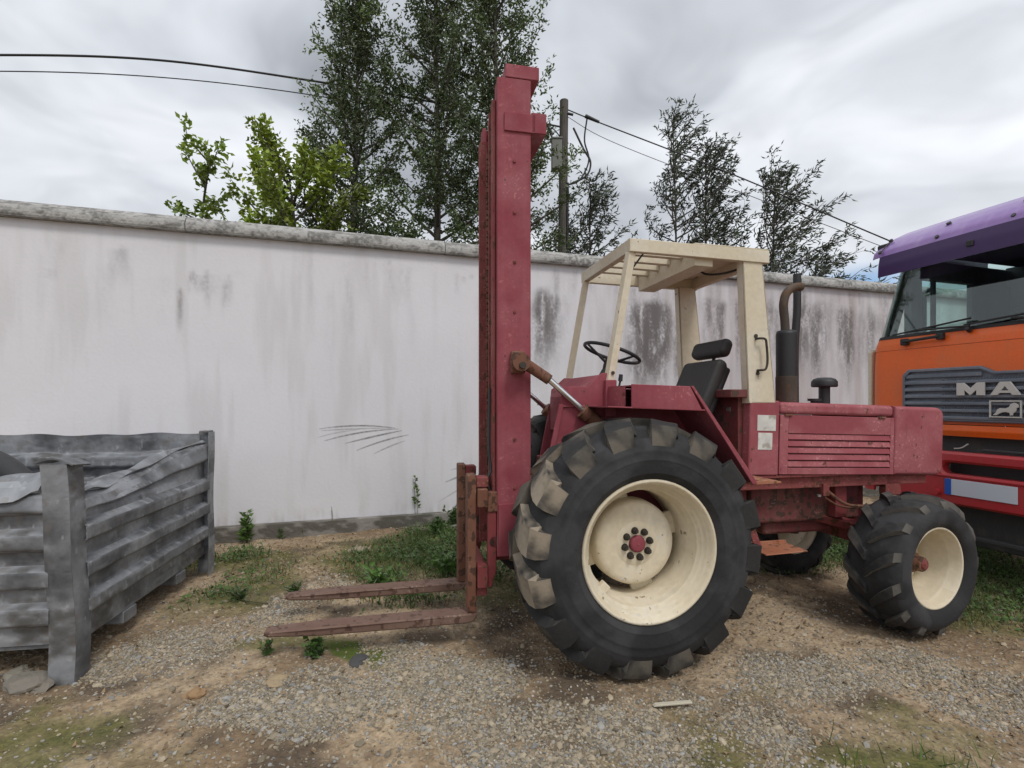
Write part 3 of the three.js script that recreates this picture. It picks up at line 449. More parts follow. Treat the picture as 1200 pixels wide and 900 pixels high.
// ---------------------------------------------------------------- galvanised steel crate
{
  const t = thing('steel_crate', 'dented grey corrugated steel crate standing by the white wall', 'crate', [-2.43, 0, -2.81], .161);
  const LX = 1.72, LZ = 1.73, prof = (y) => { const k = (y - .30) / .205; const f = k - Math.floor(k); return (y < .30 || y > 1.12) ? 0 : .046 * (sst(.02, .14, f) - sst(.48, .66, f)); };
  const dn = (a, b, s) => (fbm(a * 3 + 3, b * 3 + 9, 3, s) - .5);
  // side panel facing the tractor: runs away from the corner post
  const topS = (w) => mix(1.0, 1.17, sst(.35, 1, w)) - .012 * Math.sin(w * 9) + .006 * Math.sin(w * 21);
  part(t, 'side_panel', sheet((u, v) => { const w = u * .99 + .005, y = mix(.17 + .02 * w, 1.06, v) + (topS(w) - 1.06) * sst(.72, 1, v), f = sst(.5, 1, v); return V3(.015 + prof(mix(.17, 1.05, v)) * (1 - .4 * sst(.85, 1, v)) + .012 * dn(w, v, 211) - f * .10 * Math.sin(Math.PI * clamp(w * 1.05)) * sst(.7, 1, v), y, -.05 - w * (LZ - .1)); }, 60, 110, .006, 1.3), M.galv, 'corrugated side with a bent in top edge');
  part(t, 'rolled_rim', sheet((u, v) => { const w = u * .95 + .03, base = .015 + .02 * dn(w, 1, 211) - .10 * Math.sin(Math.PI * clamp(w * 1.05)); return V3(base + .012 - v * (.085 + .05 * Math.sin(w * 5)) + .01 * Math.sin(w * 14), topS(w) + .012 * Math.sin(v * 3.1) + .012 * Math.sin(w * 17 + v * 3) + .006, -.05 - w * (LZ - .1)); }, 50, 6, .006), M.galv, 'crumpled folded top edge');
  // end panel facing the camera
  const topF = (w) => .985 + .03 * Math.sin(w * 6 + 1) - .05 * sst(.15, .5, w);
  part(t, 'end_panel', sheet((u, v) => { const w = u, y = mix(.20, topF(w), v); return V3(-.06 - w * (LX - .12), y, .012 + prof(mix(.20, 1.03, v)) + .012 * dn(w, v, 215) - .03 * sst(.85, 1, v)); }, 50, 110, .006, 1.3), M.galv);
  part(t, 'end_panel', sheet((u, v) => V3(-.04 - u * (LX - .08), mix(.2, 1.235 + .006 * Math.sin(u * 9) - .006 * Math.sin(u * 23), v), -LZ + .0 + prof(mix(.2, 1.2, v)) * 1.2 + .06 * dn(u, v, 217) * sst(.2, .7, v)), 50, 110, .006, 1.3), M.galv, 'battered far end with rippled ridges');
  part(t, 'side_panel', sheet((u, v) => V3(-LX - .012 - prof(mix(.2, 1.1, v)), mix(.2, 1.12, v), -LZ + .05 + u * (LZ - .1)), 40, 50, .006), M.galv);
  part(t, 'torn_flap', sheet((u, v) => V3(-.13 - u * .75, .985 + .10 * Math.sin(v * 2.4) - .03 * u + .05 * Math.sin(u * 7) * v + .05 * sst(.15, 0, u), .03 - v * .20 + .04 * Math.sin(u * 5)), 30, 10, .005), M.galv, 'crumpled torn strip on the end panel');
  // corner posts: folded angles
  const post = (x, z, sx, sz, h, w, lean) => { const g = [sheet((u, v) => V3(x + sx * (-.008 + u * w) + lean * v * v * sx * .25 + .006 * Math.sin(v * 9), v * h, z - sz * .012 + .006 * Math.sin(v * 7 + 2) + .012 * Math.sin(Math.PI * u)), 6, 26, .006), sheet((u, v) => V3(x - sx * .008 + lean * v * v * sx * .25 + .006 * Math.sin(v * 9), v * h, z - sz * (.012) + sz * u * w + .006 * Math.sin(v * 7 + 2)), 4, 26, .006)]; return g; };
  part(t, 'corner_post', [...post(.055, .045, -1, -1, 1.18, .125, .16), sheet((u, v) => V3(-.125 + u * .19, 1.175 + .03 * Math.sin(u * 3) - v * .012 + .018 * (1 - u), .075 - v * .15), 8, 6, .008), rb(-.11, .03, -.01, .012, -.06, .05, .004)], M.galv, 'bent post with a crushed cap');
  part(t, 'corner_post', [...post(.045, -LZ - .02, -1, 1, 1.25, .12, -.02), rb(-.02, .055, 1.245, 1.262, -LZ - .03, -LZ + .07, .003)], M.galv);
  part(t, 'corner_post', post(-LX - .045, .045, 1, -1, 1.15, .13, 0), M.galv); part(t, 'corner_post', post(-LX - .045, -LZ - .02, 1, 1, 1.22, .12, 0), M.galv);
  part(t, 'base_plate', rb(-LX, 0, .17, .19, -LZ, 0, .004), M.galv);
  for (const z of [-.55, -1.25]) { part(t, 'skid', [rb(-LX + .02, .02, .09, .17, z - .075, z + .075, .01)], M.galv); }
  solo('rubber_tube', tube([[-3.8, 1.17, -3.35], [-3.35, 1.16, -3.25], [-3.05, 1.06, -3.15], [-2.86, .90, -3.1], [-2.82, .5, -3.15]], .07, 40, 12), M.black, 'curved black rubber tube sticking out of the steel crate', 'tube');
  solo('rubber_tube', tube([[-3.7, .98, -3.1], [-3.25, .96, -3.05], [-3.0, .82, -3.05], [-2.95, .5, -3.1], [-2.95, .3, -3.2]], .07, 30, 12), M.vinyl, 'lower black rubber tube lying inside the steel crate', 'tube');
}
// ---------------------------------------------------------------- the forklift tractor; local x towards the engine, z = -a (a away from the camera)
const T = thing('forklift_tractor', 'faded red rough terrain forklift tractor with tall mast and cream canopy', 'tractor', [.76, 0, -2.75], THREE.MathUtils.degToRad(12));
const bxa = (x0, x1, y0, y1, a0, a1, r = .006, s = 1) => rb(x0, x1, y0, y1, -a1, -a0, r, s);
const pla = (pts, a0, a1, bev = .003, holes) => plate(pts, -a0, -a1, bev, holes);
const CEN = .95;                                     // middle of the machine
const mir = (a) => 2 * CEN - a;
function sub(parent, name, x, y, a, turn = 0) { const g = new THREE.Group(); g.name = name; g.position.set(x, y, -a); g.rotation.y = turn; parent.add(g); return g; }
// lathe about local z; profile of [radius, z]
function lathez(prof, seg = 72) { const g = new THREE.LatheGeometry(prof.map(p => new THREE.Vector2(p[0], p[1])), seg); g.rotateX(Math.PI / 2); return g; }
function lugGeo(R, W, skew, wid, hgt, wrap, side, narrow) {
  // stations from the middle line to the shoulder; w outward, radius and angle along the way
  const st = [[.015, 0], [.25, 0], [.5, .003], [.72, .010], [.88, .03], [.97, .07], [1.0, wrap]], pos = [], idx = [];
  st.forEach(([f, dr], k) => {
    const w = f * W * side, r = R - dr, ph = skew / R * Math.pow(f, .85), wd = wid * mix(narrow, 1, sst(0, .6, f)) / R;
    const base = R - hgt - (dr > .05 ? dr - .02 : dr * .6) - .02, inw = k >= 5 ? (w - side * .05) : w;
    for (const [e, top] of [[-.58, 0], [-.46, 1], [.46, 1], [.58, 0]]) { const a = ph + e * wd, rad = top ? r : base; const z = top ? w : inw; pos.push(Math.cos(a) * rad, Math.sin(a) * rad, z); }
  });
  const n = st.length; for (let k = 0; k < n - 1; k++) for (let q = 0; q < 3; q++) { const A = k * 4 + q, B = A + 1, C = A + 5, D = A + 4; side > 0 ? idx.push(A, D, C, A, C, B) : idx.push(A, C, D, A, B, C); }
  const cap = (k, fl) => { const A = k * 4; fl ? idx.push(A, A + 1, A + 2, A, A + 2, A + 3) : idx.push(A, A + 2, A + 1, A, A + 3, A + 2); }; cap(0, side > 0); cap(n - 1, side < 0);
  const g = new THREE.BufferGeometry(); g.setAttribute('position', new THREE.Float32BufferAttribute(pos, 3)); g.setIndex(idx); return boxUV(toCreasedNormals(g, .55));
}
function lugs(parent, R, W, n, skew, wid, hgt, wrap, mat, narrow, phase) {
  for (const side of [1, -1]) { const g = lugGeo(R, W, skew, wid, hgt, wrap, side, narrow); for (let k = 0; k < n; k++) { const an = (phase + (k + (side < 0 ? .5 : 0)) / n * Math.PI * 2) % 6.283, m = new THREE.Mesh(g, mat === M.lug ? ((an > 1.3 && an < 3.3) ? (h2(k, side + 3, 9) < .6 ? M.lug : M.lugMid) : (h2(k, side + 3, 9) < .3 ? M.lugMid : M.lugClean)) : mat); m.name = 'tread_lug'; m.castShadow = m.receiveShadow = true; m.rotation.z = phase + (k + (side < 0 ? .5 : 0)) / n * Math.PI * 2; parent.add(m); } }
}
function driveWheel(a, out) {        // out = +1 when the dish faces the camera
  const w = sub(T, 'drive_wheel', 0, .70, a, out > 0 ? 0 : Math.PI), R = .725, H = .235;
  part(w, 'tyre', lathez([[.372, H - .075], [.385, H - .035], [.42, H - .005], [.43, H + .004], [.434, H + .008], [.44, H + .004], [.47, H + .010], [.50, H + .009], [.504, H + .013], [.51, H + .008], [.54, H + .002], [.55, H + .006], [.56, H], [.575, H - .006], [.62, H - .025], [.655, H - .07], [.675, .10], [.68, 0], [.675, -.10], [.655, -H + .07], [.62, -H + .025], [.52, -H], [.44, -H], [.385, -H + .035], [.372, -H + .075]], 96), M.tyre);
  lugs(w, R, H - .006, 16, .11, .178, .05, .172, M.lug, .85, .13);
  part(w, 'rim', [lathez([[.352, H - .085], [.380, H - .06], [.396, H - .030], [.396, H - .018], [.388, H - .012], [.378, H - .014], [.368, H - .034], [.362, H - .060], [.348, H - .066], [.346, H - .090], [.330, H - .098], [.328, H - .115], [.326, .07], [.312, .055], [.306, -.02], [.306, -.16], [.36, -.18], [.385, -H + .04], [.372, -H + .06]], 72)], M.creamRim);
  part(w, 'wheel_disc', [lathez([[0, .035], [.16, .035], [.20, .034], [.228, .026], [.242, .008], [.246, -.02], [.25, -.08], [.245, -.10]], 64), lathez([[0, .03], [.09, .042], [.115, .041], [.13, .034]], 40)], M.creamRim);
  for (let k = 0; k < 4; k++) { const g = rb(-.07, .07, .235, .312, -.10, -.07, .006); g.rotateZ(k * Math.PI / 2 + .3); part(w, 'rim_lug', g, M.creamRim); }
  { const g = rb(-.028, .028, .285, .335, .06, .10, .006); g.rotateZ(2.35); part(w, 'valve_guard', g, M.creamRim); }
  part(w, 'hub', [lathez([[0, .062], [.035, .061], [.046, .056], [.05, .04]], 28), lathez([[0, .0655], [.004, .065], [.006, .06]], 8)], M.red);
  for (let k = 0; k < 8; k++) { const an = k / 8 * 6.283 + .2, g = new THREE.CylinderGeometry(.0165, .0175, .024, 6); g.rotateX(Math.PI / 2); const s = new THREE.CylinderGeometry(.009, .009, .04, 8); s.rotateX(Math.PI / 2); const wa = new THREE.CylinderGeometry(.021, .021, .006, 12); wa.rotateX(Math.PI / 2); g.translate(Math.cos(an) * .078, Math.sin(an) * .078, .053); s.translate(Math.cos(an) * .078, Math.sin(an) * .078, .057); wa.translate(Math.cos(an) * .078, Math.sin(an) * .078, .043); part(w, 'wheel_nut', [g, s, wa], M.nut); }
}
driveWheel(.24, 1); driveWheel(mir(.24), -1);
function steerWheel(x, y, a, turn, out) {
  const w = sub(T, 'steer_wheel', x, y, a, turn + (out > 0 ? 0 : Math.PI)), R = .475, H = .185;
  part(w, 'tyre', lathez([[.262, H - .05], [.272, H - .02], [.30, H + .004], [.345, H + .012], [.385, H + .002], [.415, H - .03], [.435, H - .075], [.445, 0], [.435, -H + .075], [.415, -H + .03], [.345, -H], [.28, -H + .01], [.262, -H + .05]], 80), M.tyre);
  lugs(w, R, H - .004, 13, -.17, .075, .048, .10, M.lugSmall, .8, .3);
  part(w, 'rim', lathez([[.245, H - .07], [.268, H - .05], [.276, H - .03], [.268, H - .018], [.256, H - .022], [.250, H - .05], [.240, H - .07], [.238, H - .085], [.228, H - .095], [.226, .03], [.216, .015], [.214, -.03], [.205, -.04], [.205, -.10], [.26, -.12], [.27, -H + .04]], 64), M.creamRim);
  part(w, 'wheel_disc', lathez([[.05, -.055], [.12, -.055], [.15, -.06], [.19, -.075], [.207, -.08]], 48), M.creamRim);
  part(w, 'hub', [lathez([[0, .085], [.042, .084], [.05, .075], [.052, .03], [.064, .025], [.070, .015], [.072, -.055], [.09, -.06]], 28)], M.rust, 'rusty protruding hub');
  part(w, 'hub_cap', lathez([[0, .098], [.024, .096], [.032, .092], [.034, .083]], 20), M.redOld);
  for (let k = 0; k < 6; k++) { const an = k / 6 * 6.283 + .5, g = new THREE.CylinderGeometry(.015, .016, .026, 6); g.rotateX(Math.PI / 2); g.translate(Math.cos(an) * .098, Math.sin(an) * .098, -.04); part(w, 'wheel_nut', g, M.nut); }
}
steerWheel(2.11, .415, .35, .15, 1); steerWheel(2.11, .415, mir(.35), .15, -1);

// ---- mast
{
  const mast = sub(T, 'mast', 0, 0, 0);
  for (const near of [1, 0]) {
    const A = (a) => near ? a : mir(a);
    part(mast, 'outer_rail', [bxa(-.742, -.528, .55, 3.54, A(.60), A(.625), .004), bxa(-.742, -.715, .56, 3.53, A(.622), A(.70), .003), bxa(-.555, -.528, .56, 3.53, A(.622), A(.70), .003)], M.red);
    part(mast, 'inner_rail', [bxa(-.765, -.745, .50, 3.42, A(.645), A(.715), .003), bxa(-.745, -.60, .50, 3.42, A(.70), A(.725), .003), bxa(-.775, -.715, .50, 3.38, A(.735), A(.752), .003)], M.redOld);
    part(mast, 'lift_chain', [...Array(58)].map((_, k) => bxa(-.73, -.712, .98 + k * .040, 1.014 + k * .040, A(.775), A(.775 + (k % 2 ? .022 : .016)), .004)), M.rust);
  }
  const xb = (x0, x1, y0, y1, a0 = .585) => bxa(x0, x1, y0, y1, a0, mir(a0), .006);
  part(mast, 'top_crossbeam', [xb(-.69, -.473, 3.545, 3.63, .60)], M.red);
  part(mast, 'upper_crossbeam', [xb(-.527, -.428, 3.205, 3.335, .588), bxa(-.70, -.50, 3.205, 3.32, .588, .602, .003), bxa(-.70, -.50, 3.205, 3.32, mir(.602), mir(.588), .003)], M.red);
  part(mast, 'middle_crossbeam', [xb(-.70, -.54, 2.25, 2.35, .73)], M.red);
  part(mast, 'lower_crossbeam', [xb(-.527, -.44, .62, .86, .62)], M.red);
  part(mast, 'foot_plate', [bxa(-.735, -.535, .555, .88, .588, .6, .003), bxa(-.735, -.535, .555, .88, mir(.6), mir(.588), .003)], M.red);
  for (const [u, y] of [[-.635, 3.02], [-.633, 2.70], [-.632, 2.39], [-.632, 2.08], [-.632, 1.28], [-.632, .98]]) { const g = cyl(.011, .009, .014, 10); g.rotateX(Math.PI / 2); g.translate(u, y, -.597); part(mast, 'stud', g, M.redOld); }
  part(mast, 'lift_cylinder', [rod([-.60, .6, -CEN], [-.60, 2.1, -CEN], .05, .05, 18)], M.redOld); part(mast, 'lift_ram', rod([-.60, 2.1, -CEN], [-.60, 3.5, -CEN], .03, .03, 16), M.chrome);
  part(mast, 'hydraulic_hose', [tube([[-.78, .95, -.66], [-.80, 1.02, -.655], [-.775, 1.08, -.66], [-.785, 1.2, -.67], [-.775, 1.6, -.70]], .009, 30, 6)], M.black);
}
// ---- fork carriage and forks
{
  const c = sub(T, 'fork_carriage', 0, 0, 0);
  part(c, 'upper_bar', [bxa(-.865, -.80, .86, .975, .60, mir(.60), .008), bxa(-.80, -.74, .83, .955, .605, .66, .006), bxa(-.80, -.74, .83, .955, mir(.66), mir(.605), .006)], M.rust);
  part(c, 'lower_bar', [bxa(-.865, -.80, .36, .50, .60, mir(.60), .008)], M.redOld);
  for (const a of [.615, mir(.655)]) part(c, 'side_plate', [pla([[-.80, .36], [-.775, .36], [-.745, .46], [-.745, .86], [-.80, .86]], a, a + .04, .004)], M.redOld);
  for (const a of [.64, mir(.66)]) { const g = cyl(.035, .035, .05, 16); g.rotateX(Math.PI / 2); g.translate(-.755, .64, -a); part(c, 'roller', g, M.nut); }
  for (const a of [.69, 1.25]) {
    const f = sub(T, 'fork', 0, 0, 0);
    part(f, 'shank', [bxa(-.925, -.868, .20, 1.06, a - .055, a + .055, .008)], M.rust);
    const sh = [[-.868, .20], [-.868, .175], [-.885, .150], [-.92, .142], [-1.3, .142], [-1.8, .146], [-2.08, .156], [-2.105, .166], [-2.10, .186], [-1.8, .196], [-1.3, .198], [-.925, .200]];
    const g = plate(sh, .064, -.064, .008); const p = g.attributes.position; for (let i = 0; i < p.count; i++) { const k = sst(-1.95, -2.105, p.getX(i)); p.setZ(i, p.getZ(i) * (1 - .35 * k) - a); }
    part(f, 'blade', g, M.forkSteel);
    part(f, 'hook', [bxa(-.868, -.79, .978, 1.045, a - .05, a + .05, .008), bxa(-.868, -.80, .30, .355, a - .05, a + .05, .008)], M.redOld);
  }
}
// ---- tilt cylinders
for (const [a, s] of [[.52, 1], [mir(.52), -1]]) {
  const c = sub(T, 'tilt_cylinder', 0, 0, 0), dir = [.25, -.227];
  const pin = cyl(.055, .055, .09, 18); pin.rotateX(Math.PI / 2); pin.translate(-.615, 1.755, -a);
  part(c, 'mast_bracket', [bxa(-.665, -.575, 1.69, 1.83, Math.min(a + s * .025, a + s * .075), Math.max(a + s * .025, a + s * .075), .012), pin], M.rust);
  const pb = cyl(.022, .02, .12, 12); pb.rotateX(Math.PI / 2); pb.translate(-.612, 1.735, -a + .008); part(c, 'pin', pb, M.nut);
  part(c, 'rod_end', [rod([-.60, 1.76, -a], [-.43, 1.652, -a], .036, .034, 16)], M.rust);
  part(c, 'piston_rod', rod([-.44, 1.66, -a], [-.17, 1.43, -a], .019, .019, 18), M.chrome);
  part(c, 'barrel', [rod([-.205, 1.455, -a], [.25, 1.11, -a], .042, .042, 18), rod([-.215, 1.462, -a], [-.175, 1.43, -a], .05, .05, 18)], M.rust);
}
// ---- body: front plates, dash, floor, fenders
{
  const b = sub(T, 'front_frame', 0, 0, 0);
  for (const a of [.55, mir(.57)]) {
    const near = a < CEN, q = near ? 0 : .16;
    part(b, 'side_plate', pla([[-.46 + q, .95], [-.348 + q, 1.49], [-.335 + q, 1.611], [-.17, 1.612], [-.072, 1.70], [-.02, 1.70], [.0, 1.60], [.345, 1.60], [.755, 1.02], [.755, .80], [-.46 + q, .80]], a, a + .018), M.red);
    if (near) part(b, 'stiffener', [bar([-.45, 1.0, -a + .004], [-.345, 1.50, -a + .004], .03, .024), bar([-.34, 1.487, -a + .004], [-.10, 1.487, -a + .004], .012, .02)], M.red);
    part(b, 'canopy_foot', [bxa(-.06, .015, 1.42, 1.655, a - .035, a + .03, .006)], M.red);
  }
  part(b, 'dash_panel', [pla([[-.19, 1.55], [-.17, 1.60], [-.075, 1.69], [-.03, 1.69], [.03, 1.45], [-.19, 1.30]], .572, mir(.572), .004)], M.red);
  part(b, 'front_crossplate', [bxa(-.30, -.25, .78, 1.10, .572, mir(.572), .006)], M.redOld);
  part(b, 'control_lever', [rod([.08, 1.45, -.70], [.12, 1.66, -.70], .007), rod([.12, 1.655, -.70], [.125, 1.70, -.70], .015, .013)], M.black);
  part(b, 'floor_plate', [bxa(-.02, .95, 1.02, 1.05, .56, mir(.56), .004)], M.oily);
}
for (const [a0, a1] of [[.17, .545], [mir(.545), mir(.17)]]) {
  const near = a0 < CEN, f = sub(T, 'fender', 0, 0, 0), e = near ? a0 : a1 - .012;
  part(f, 'outer_panel', [pla([[-.045, 1.478], [-.045, 1.617], [.322, 1.606], [.40, 1.467]], e, e + .012)], M.red);
  part(f, 'floor_sheet', [pla([[-.19, 1.492], [.42, 1.470], [.42, 1.462], [-.19, 1.484]], a0, a1, .002)], M.red);
  part(f, 'top_sheet', [pla([[-.04, 1.612], [.32, 1.601], [.32, 1.594], [-.04, 1.605]], a0 + .012, a1, .002), pla([[-.045, 1.478], [-.035, 1.478], [-.035, 1.61], [-.045, 1.61]], a0 + .1, a1, .002)], M.red);
  part(f, 'sloping_sheet', [pla([[.325, 1.608], [.345, 1.608], [.765, 1.035], [.765, 1.02], [.735, 1.02]], a0, a1, .003)], M.red);
  part(f, 'step_plate', [pla([[.715, 1.028], [.80, 1.04], [.94, 1.03], [.94, 1.018], [.75, 1.015]], a0 + .01, a1, .002)], M.orangeRust, 'rusty step at the foot of the fender');
}
{
  const s = sub(T, 'access_step', 0, 0, 0);
  part(s, 'tread_plate', [pla([[.93, .548], [1.235, .556], [1.24, .548], [.93, .540]], .30, .50, .003), bxa(.93, 1.235, .545, .575, .49, .502, .003)], M.orangeRust);
  part(s, 'hanger', [bar([.88, .74, -.40], [.955, .548, -.40], .05, .012), bar([.80, 1.0, -.45], [.88, .74, -.42], .05, .012)], M.redOld);
}
// ---- seat and steering wheel
{
  const s = sub(T, 'driver_seat', 0, 0, 0);
  const pad = (w, h, d, r, x, y, tilt, curve) => { const g = new RoundedBoxGeometry(w, h, d, 6, r); const p = g.attributes.position; for (let i = 0; i < p.count; i++) { const z = p.getZ(i) / (d / 2); p.setX(i, p.getX(i) - curve * z * z); } g.computeVertexNormals(); g.rotateZ(tilt); g.translate(x, y, -CEN); return g; };
  part(s, 'backrest', pad(.11, .44, .47, .05, .875, 1.60, -.42, .05), M.vinyl);
  part(s, 'headrest', pad(.095, .135, .42, .045, .99, 1.90, -.35, .03), M.vinyl);
  part(s, 'cushion', pad(.48, .13, .48, .05, .58, 1.36, .08, 0), M.vinyl);
  part(s, 'seat_shell', [pad(.05, .40, .42, .02, .935, 1.56, -.42, .05), rb(.40, .92, 1.20, 1.30, -CEN - .2, -CEN + .2, .02), rod([.93, 1.70, -CEN], [1.0, 1.86, -CEN], .012)], M.black);
  part(s, 'seat_base', [rb(.42, .95, 1.05, 1.21, -CEN - .2, -CEN + .2, .015)], M.orangeRust);
  part(s, 'recline_knob', [rod([.97, 1.46, -.70], [.97, 1.46, -.74], .02)], M.steel);
  const w = sub(T, 'steering_wheel', .165, 1.868, CEN, 0); w.rotation.z = -.34;
  const ring = new THREE.TorusGeometry(.205, .0125, 10, 48); ring.rotateX(Math.PI / 2); part(w, 'ring', ring, M.black);
  const sp = []; for (let k = 0; k < 3; k++) { const a = k * 2.094 + 3.14; sp.push(rod([Math.cos(a) * .03, -.075, Math.sin(a) * .03], [Math.cos(a) * .2, 0, Math.sin(a) * .2], .011, .008, 8)); } part(w, 'spokes', sp, M.black);
  part(w, 'hub', rod([0, -.12, 0], [0, -.06, 0], .03, .035, 16), M.black); part(w, 'column', rod([-.06, -.40, 0], [0, -.11, 0], .025, .025, 12), M.black);
}
// ---- engine cowl and hood, sloping slightly to the rear
{
  const h = sub(T, 'engine_hood', 1.24, 1.5, 0); h.rotation.z = -.030;
  const B = (x0, x1, y0, y1, a0, a1, r = .01, s = 2) => rb(x0 - 1.24, x1 - 1.24, y0 - 1.5, y1 - 1.5, -a1, -a0, r, s);
  const a0 = .55, a1 = mir(.55);
  part(h, 'cowl', [B(1.005, 1.238, 1.004, 1.521, a0, a1, .012)], M.redHood);
  part(h, 'sticker', B(1.062, 1.207, 1.312, 1.42, a0 - .003, a0 + .01, .001, 1), M.paper, 'faded blank white sticker');
  part(h, 'sticker', B(1.070, 1.182, 1.182, 1.298, a0 - .003, a0 + .01, .001, 1), M.paper, 'torn white sticker');
  part(h, 'top_lid', [B(1.243, 2.205, 1.43, 1.515, a0 + .002, a1 - .002, .03, 4)], M.redHood);
  // louvred side panels: frame round the slots and five proud blades
  for (const [e, o] of [[a0, 1], [a1, -1]]) {
    const A = (p, q) => o > 0 ? [e + p, e + q] : [e - q, e - p];
    part(h, 'side_panel', [B(1.243, 1.312, 1.012, 1.425, ...A(0, .02), .003, 1), B(2.172, 2.205, 1.012, 1.425, ...A(0, .02), .003, 1), B(1.312, 2.172, 1.298, 1.425, ...A(0, .02), .003, 1), B(1.312, 2.172, 1.012, 1.058, ...A(0, .02), .003, 1), B(1.25, 2.2, 1.02, 1.42, ...A(.035, .045), .002, 1)], M.redHood);
    for (let k = 0; k < 5; k++) { const y = 1.066 + k * .0475; const g = B(1.312, 2.172, y, y + .0385, ...A(.002, .012), .003, 1); const p = g.attributes.position; for (let i = 0; i < p.count; i++) { const f = (p.getY(i) + 1.5 - y) / .0385; p.setZ(i, p.getZ(i) + o * .010 * (.5 - f)); } g.computeVertexNormals(); part(h, 'louvre', g, M.redHood); }
  }
  part(h, 'latch', B(1.275, 1.335, 1.418, 1.432, a0 - .012, a0 + .01, .003, 1), M.rust); part(h, 'latch', B(2.06, 2.12, 1.418, 1.432, a0 - .012, a0 + .01, .003, 1), M.rust);
  part(h, 'nose_cap', [(() => { const s = new THREE.Shape(); const x0 = .97, x1 = 1.425, y0 = -.495, y1 = .012, r = .075; s.moveTo(x0, y0); s.lineTo(x1 - r, y0); s.quadraticCurveTo(x1, y0, x1, y0 + r); s.lineTo(x1, y1 - r); s.quadraticCurveTo(x1, y1, x1 - r, y1); s.lineTo(x0, y1); s.closePath(); const g = new THREE.ExtrudeGeometry(s, { depth: .74, bevelEnabled: true, bevelSize: .03, bevelThickness: .03, bevelOffset: -.03, bevelSegments: 4, curveSegments: 8 }); g.translate(0, 0, -a1 + .03); return toCreasedNormals(g, .6); })()], M.redHood);
}
{
  const c = sub(T, 'chassis', 0, 0, 0);
  part(c, 'frame_rail', [bxa(.35, 2.55, .90, .99, .60, .68, .006), bxa(1.0, 2.25, .985, 1.005, .56, .70, .004)], M.redOld); part(c, 'frame_rail', [bxa(.35, 2.55, .90, .99, mir(.68), mir(.60), .006)], M.redOld);
  part(c, 'engine_block', [rb(1.15, 2.1, .62, 1.0, -1.18, -.74, .03), rb(1.3, 1.9, .52, .63, -1.12, -.80, .03)], M.oily);
  part(c, 'gearbox', [rb(-.25, 1.15, .52, .98, -1.16, -.76, .04), rb(.3, .9, .44, .55, -1.1, -.82, .03)], M.oily);
  const ax = rod([0, .70, -.40], [0, .70, -mir(.40)], .12, .12, 20); part(c, 'drive_axle', ax, M.oily);
  part(c, 'steer_axle', [bxa(2.05, 2.17, .44, .57, .50, mir(.50), .012), bxa(2.0, 2.22, .55, .90, .82, 1.08, .02)], M.redOld);
  for (const a of [.46, mir(.46)]) part(c, 'knuckle', [rod([2.11, .34, -a], [2.11, .60, -a], .045, .04, 14)], M.rust);
  part(c, 'hanger_bracket', [bxa(1.62, 1.67, .84, .93, .58, .61, .004), bxa(1.80, 1.90, .66, .92, .66, .74, .008), bxa(2.18, 2.32, .82, .99, .60, .66, .008)], M.redOld);
  part(c, 'steering_rod', [tube([[1.66, .88, -.60], [1.78, .79, -.58], [1.86, .765, -.57], [2.2, .77, -.55]], .012, 20, 6), tube([[1.68, .82, -.64], [1.8, .755, -.62], [2.15, .74, -.58]], .008, 16, 6)], M.rust);
  part(c, 'link_arm', [bar([1.55, .70, -.90], [2.1, .56, -.60], .07, .05)], M.redOld);
  part(c, 'bolt', [rod([1.60, .835, -.60], [1.60, .85, -.60], .014)], M.steel);
  part(c, 'rear_bulkhead', [bxa(.96, 1.0, 1.0, 1.60, .62, mir(.62), .006), bxa(.86, 1.0, 1.545, 1.60, .56, mir(.56), .006)], M.oily);
}
// ---- exhaust and intake
{
  const e = sub(T, 'exhaust_stack', 1.5, 0, .80);
  part(e, 'muffler', [(() => { const g = new THREE.LatheGeometry([[.03, 1.62], [.068, 1.64], [.072, 1.66], [.072, 2.02], [.066, 2.045], [.03, 2.055]].map(p => new THREE.Vector2(...p)), 28); return g; })()], M.black);
  part(e, 'heat_shield', [new THREE.LatheGeometry([[.062, 1.50], [.074, 1.52], [.075, 1.70], [.073, 1.705]].map(p => new THREE.Vector2(...p)), 28)], M.darkRust, 'rusty lower half of the muffler');
  part(e, 'tail_pipe', [tube([[-.01, 2.03, 0], [-.015, 2.12, 0], [-.025, 2.25, 0], [0, 2.33, 0], [.06, 2.375, 0], [.13, 2.385, 0]], .031, 30, 14)], M.darkRust);
  const p = sub(T, 'vent_pipe', 1.79, 0, 1.05); part(p, 'pipe', [tube([[0, 1.45, 0], [.0, 2.0, 0], [.02, 2.25, 0], [.02, 2.55, 0]], .03, 20, 12)], M.black);
  const i = sub(T, 'air_intake', 2.07, 0, 1.05);
  part(i, 'stem', rod([0, 1.40, 0], [0, 1.66, 0], .042, .042, 20), M.black); part(i, 'cap', [new THREE.LatheGeometry([[.0, 1.715], [.05, 1.712], [.08, 1.70], [.095, 1.68], [.097, 1.645], [.09, 1.635], [.04, 1.64]].map(p => new THREE.Vector2(...p)), 28)], M.black);
  const r = sub(T, 'radiator_cap', 1.93, 0, 1.0); part(r, 'neck', [rod([0, 1.44, 0], [0, 1.525, 0], .03, .03, 16), rod([0, 1.52, 0], [0, 1.54, 0], .05, .05, 16)], M.black);
}
